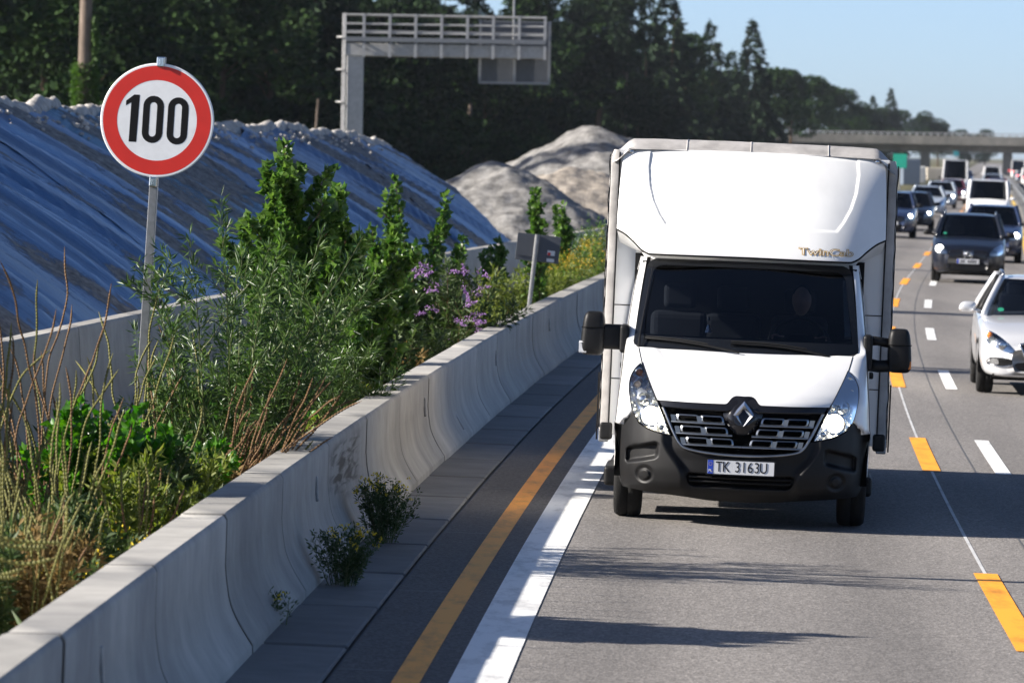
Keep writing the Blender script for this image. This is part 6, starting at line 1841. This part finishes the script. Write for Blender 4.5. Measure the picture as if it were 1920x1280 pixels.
kind_add('broad1', broad_mesh(5, 15, 5.0, mat='broad2'), trunk_mesh(13, 0.28, 'bark', 5))
kind_add('broad2', broad_mesh(6, 19, 4.2, z0=0.3), trunk_mesh(17, 0.30, 'bark', 6))
kind_add('broad3', broad_mesh(7, 13, 4.4, z0=0.05, mat='broad2'), trunk_mesh(11, 0.25, 'bark', 7))
kind_add('pine0', broad_mesh(8, 21, 3.6, n=4400, z0=0.5, mat='conifer'), trunk_mesh(19, 0.26, 'bark_grey', 8, 7, 0.5))
kind_add('shrub0', broad_mesh(9, 4.5, 3.0, n=2600, z0=0.0, mat='broad'), trunk_mesh(3, 0.12, 'bark', 9))
kind_add('shrub1', broad_mesh(10, 5.5, 3.2, n=2600, z0=0.0, mat='broad2'), trunk_mesh(4, 0.12, 'bark', 10))
def tree(kind, X, Y, s, label, group=None, name=None, sz=1.0, z=0.0):
    cm, tm = KINDS[kind]
    nm = name or {'sp': 'spruce_tree', 'br': 'broadleaf_tree', 'pi': 'pine_tree', 'sh': 'forest_shrub'}[kind[:2]]
    o = bpy.data.objects.new(nm, None); COL.objects.link(o)
    o.location = (X, Y, z); o.rotation_euler = (0, 0, random.uniform(0, 6.28)); o.scale = (s, s, s * sz)
    tag(o, label, 'tree' if kind[:2] != 'sh' else 'shrub', group)
    for n_, me in (('crown', cm), ('trunk', tm)):
        c = bpy.data.objects.new(n_, me); COL.objects.link(c); c.parent = o
    return o
def at_tree(px, Y): return (px - 960) / 1e4 * Y
random.seed(21)
# skyline trees placed one by one: pixel of trunk, distance, kind, pixel height of the tip
def sky_tree(px, tip, Y, kind, label, group='trees along the skyline', widen=1.0):
    zt = CAM_Z + (640 - 361.5 + (px - 960) * 0.0175 - tip) / 1e4 * Y
    H = {'spruce0': 20, 'spruce1': 21, 'spruce2': 18, 'broad0': 17, 'broad1': 15, 'broad2': 19, 'broad3': 13, 'pine0': 21}[kind]
    s = zt / H
    return tree(kind, at_tree(px, Y), Y, s * widen, label, group, sz=1.0 / widen)
SKY = [(1400, 36, 760, 'spruce1', 'tall pointed spruce standing clear above the skyline in the centre right'), (1322, 38, 720, 'spruce0', 'pointed spruce left of the lone tall spruce'), (1243, -40, 640, 'spruce1', 'large spruce rising out of the top of the picture above the truck'), (1205, -10, 620, 'spruce2', 'dark spruce left of the large one above the truck'),
       (1163, -20, 560, 'pine0', 'pine with open crown against the sky gap'), (1075, -5, 560, 'pine0', 'pine right of the small sky gap at the top'), (1110, -60, 600, 'broad2', 'tall leafy tree between the two open pines'), (1280, 60, 690, 'broad2', 'leafy tree between the two pointed spruces on the left'),
       (1362, 95, 740, 'spruce2', 'short spruce between the two pointed spruces'), (1440, 125, 820, 'broad0', 'rounded tree right of the lone tall spruce'), (1475, 128, 860, 'broad2', 'rounded tree second right of the lone tall spruce'), (1510, 140, 940, 'broad0', 'rounded tree third right of the lone tall spruce'), (1545, 158, 1000, 'broad2', 'broad tree above the truck right corner'), (1575, 165, 1060, 'broad0', 'broad tree at the step of the skyline'), (1605, 190, 1120, 'broad1', 'lower broad tree before the far spruces'),
       (1628, 180, 1250, 'spruce2', 'small far spruce left of the far pointed spruce'), (1662, 165, 1300, 'spruce1', 'far pointed spruce above the bridge'), (1645, 200, 1300, 'broad0', 'far bluish tree beside the far pointed spruce'), (1682, 205, 1350, 'broad0', 'far bluish tree right of the far pointed spruce'), (1725, 208, 1400, 'broad1', 'round isolated tree above the bridge'), (1752, 222, 1450, 'broad1', 'smaller round tree right of the isolated one'),
       (1797, 244, 1700, 'broad3', 'tiny far tree peeking over the bridge, left one'), (1840, 244, 1700, 'broad3', 'tiny far tree peeking over the bridge, right one'), (990, -30, 520, 'broad2', 'dark leafy tree left of the sky gap'), (1030, 18, 560, 'broad1', 'low tree closing the bottom of the sky gap'), (1190, 150, 560, 'broad3', 'low dark tree above the truck left corner')]
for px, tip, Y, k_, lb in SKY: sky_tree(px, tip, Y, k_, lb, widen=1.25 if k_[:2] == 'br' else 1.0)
# the wood behind: rows along the edge, alike dark trees
LB = {'sp': 'dark spruce inside the shaded forest edge', 'br': 'dark leafy tree inside the shaded forest edge', 'pi': 'dark pine inside the shaded forest edge', 'sh': 'dark shrub at the foot of the shaded forest edge'}
cnt = 0
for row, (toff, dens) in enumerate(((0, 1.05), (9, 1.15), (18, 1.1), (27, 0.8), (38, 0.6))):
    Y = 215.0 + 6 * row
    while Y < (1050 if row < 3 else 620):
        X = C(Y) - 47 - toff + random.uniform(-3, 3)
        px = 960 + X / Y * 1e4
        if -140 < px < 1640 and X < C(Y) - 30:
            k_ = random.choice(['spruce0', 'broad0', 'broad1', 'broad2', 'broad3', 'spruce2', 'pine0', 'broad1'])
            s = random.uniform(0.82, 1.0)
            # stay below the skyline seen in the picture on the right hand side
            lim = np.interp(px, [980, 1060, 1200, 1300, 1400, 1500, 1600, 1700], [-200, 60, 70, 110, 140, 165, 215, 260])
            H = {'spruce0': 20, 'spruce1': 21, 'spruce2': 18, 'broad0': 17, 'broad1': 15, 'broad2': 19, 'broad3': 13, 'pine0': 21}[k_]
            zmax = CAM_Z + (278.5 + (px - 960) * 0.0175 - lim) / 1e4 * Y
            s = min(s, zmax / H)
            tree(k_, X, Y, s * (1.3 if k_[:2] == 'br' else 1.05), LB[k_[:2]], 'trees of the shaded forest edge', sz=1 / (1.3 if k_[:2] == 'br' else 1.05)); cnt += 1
        Y += (5.0 + 0.012 * Y) / dens
Y = 200.0
while Y < 980:
    X = C(Y) - 43 + random.uniform(-2.5, 2.5); px = 960 + X / Y * 1e4
    if -140 < px < 1560:
        k_ = random.choice(['shrub0', 'shrub1'])
        tree(k_, X, Y, random.uniform(0.8, 1.25), LB['sh'], 'shrubs of the shaded forest edge'); cnt += 1
    Y += 4.0 + 0.010 * Y
# ivy covered pine trunk and thin snag standing before the wood
def ivy_trunk():
    Yq = 205.0; x = at_tree(152, Yq)
    root = thing('ivy_covered_pine', 'bare grey pine trunk wrapped in ivy at upper left', 'tree', (x, Yq, 0))
    r = np.random.default_rng(8)
    c = curve_pts((0, 0, 0), (0.01, 0, 1), 19.0, 14, (0, 0, 0), r, 0.006)
    mk('trunk', *tube(c.tolist(), [0.30 * (1 - 0.5 * i / 14) for i in range(15)], 12), MAT['bark_grey'], root, smooth=True)
    n = 5200; z = 3.5 + r.uniform(0, 1, n) ** 1.2 * 4.2 ; a = r.uniform(0, 2 * math.pi, n)
    keep = (z < 5.9) | (np.cos(a - 0.3) > 0.35); z, a = z[keep], a[keep]
    rr = 0.30 + np.abs(r.normal(0, 0.08, len(z))) + 0.10 * np.exp(-(z - 3.5) / 1.5)
    pos = np.stack([np.cos(a) * rr, np.sin(a) * rr, z], 1)
    leaves('ivy', pos, np.stack([np.cos(a), np.sin(a), -0.3 + 0 * a], 1) + r.normal(0, 0.3, (len(z), 3)), 0.12, 0.11, MAT['ivy'], root, 8)
    cm, _ = KINDS['pine0']
    cr = bpy.data.objects.new('crown', cm); COL.objects.link(cr); cr.parent = root
    tree('shrub0', x - 1.2, Yq + 1.5, 0.55, 'sunlit yellowish shrub at the foot of the ivy covered trunk', 'shrubs of the shaded forest edge')
    tree('shrub1', x + 1.6, Yq + 2.5, 0.6, 'shrub right of the ivy covered trunk foot', 'shrubs of the shaded forest edge')
    s = thing('tree_snag', 'thin pale broken trunk in front of the dark wood', 'tree', (at_tree(577, 230), 230, 0))
    mk('trunk', *tube(curve_pts((0, 0, 0), (0.02, 0, 1), 4.9, 8, (0, 0, 0), r, 0.03).tolist(), [0.10 * (1 - 0.6 * i / 8) for i in range(9)], 7), MAT['bark_grey'], s)
ivy_trunk()
# tall slim trees left of the frame: their shadows lie across the far lanes
for i, (Yq, s, lb) in enumerate(((70.5, 1.0, 'nearest'), (96.5, 1.05, 'second'), (133, 1.0, 'third'), (148, 1.0, 'fourth'), (166, 1.1, 'fifth'))):
    o = tree('spruce2', -26 - i * 1.5, Yq, s * 0.55, lb + ' of the slim conifers whose shadows cross the far lanes', 'slim conifers left of the road', sz=1.0 / 0.55 * 1.22)

# ------------------------------------------------------------------ air
hz = mk('haze', *box(-6400, 6700, -75, 9050, -3.0, 40.0), None)
tag(hz, 'thin pale blue summer haze over the whole road', 'haze', kind='stuff')
hm = bpy.data.materials.new('haze'); hm.use_nodes = True
nt = hm.node_tree; nt.nodes.remove(nt.nodes['Principled BSDF'])
pv = nt.nodes.new('ShaderNodeVolumePrincipled')
pv.inputs['Color'].default_value = (0.80, 0.88, 1.0, 1)
pv.inputs['Density'].default_value = 0.00004
pv.inputs['Anisotropy'].default_value = 0.2
nt.links.new(pv.outputs[0], nt.nodes['Material Output'].inputs['Volume'])
hz.data.materials.append(hm)
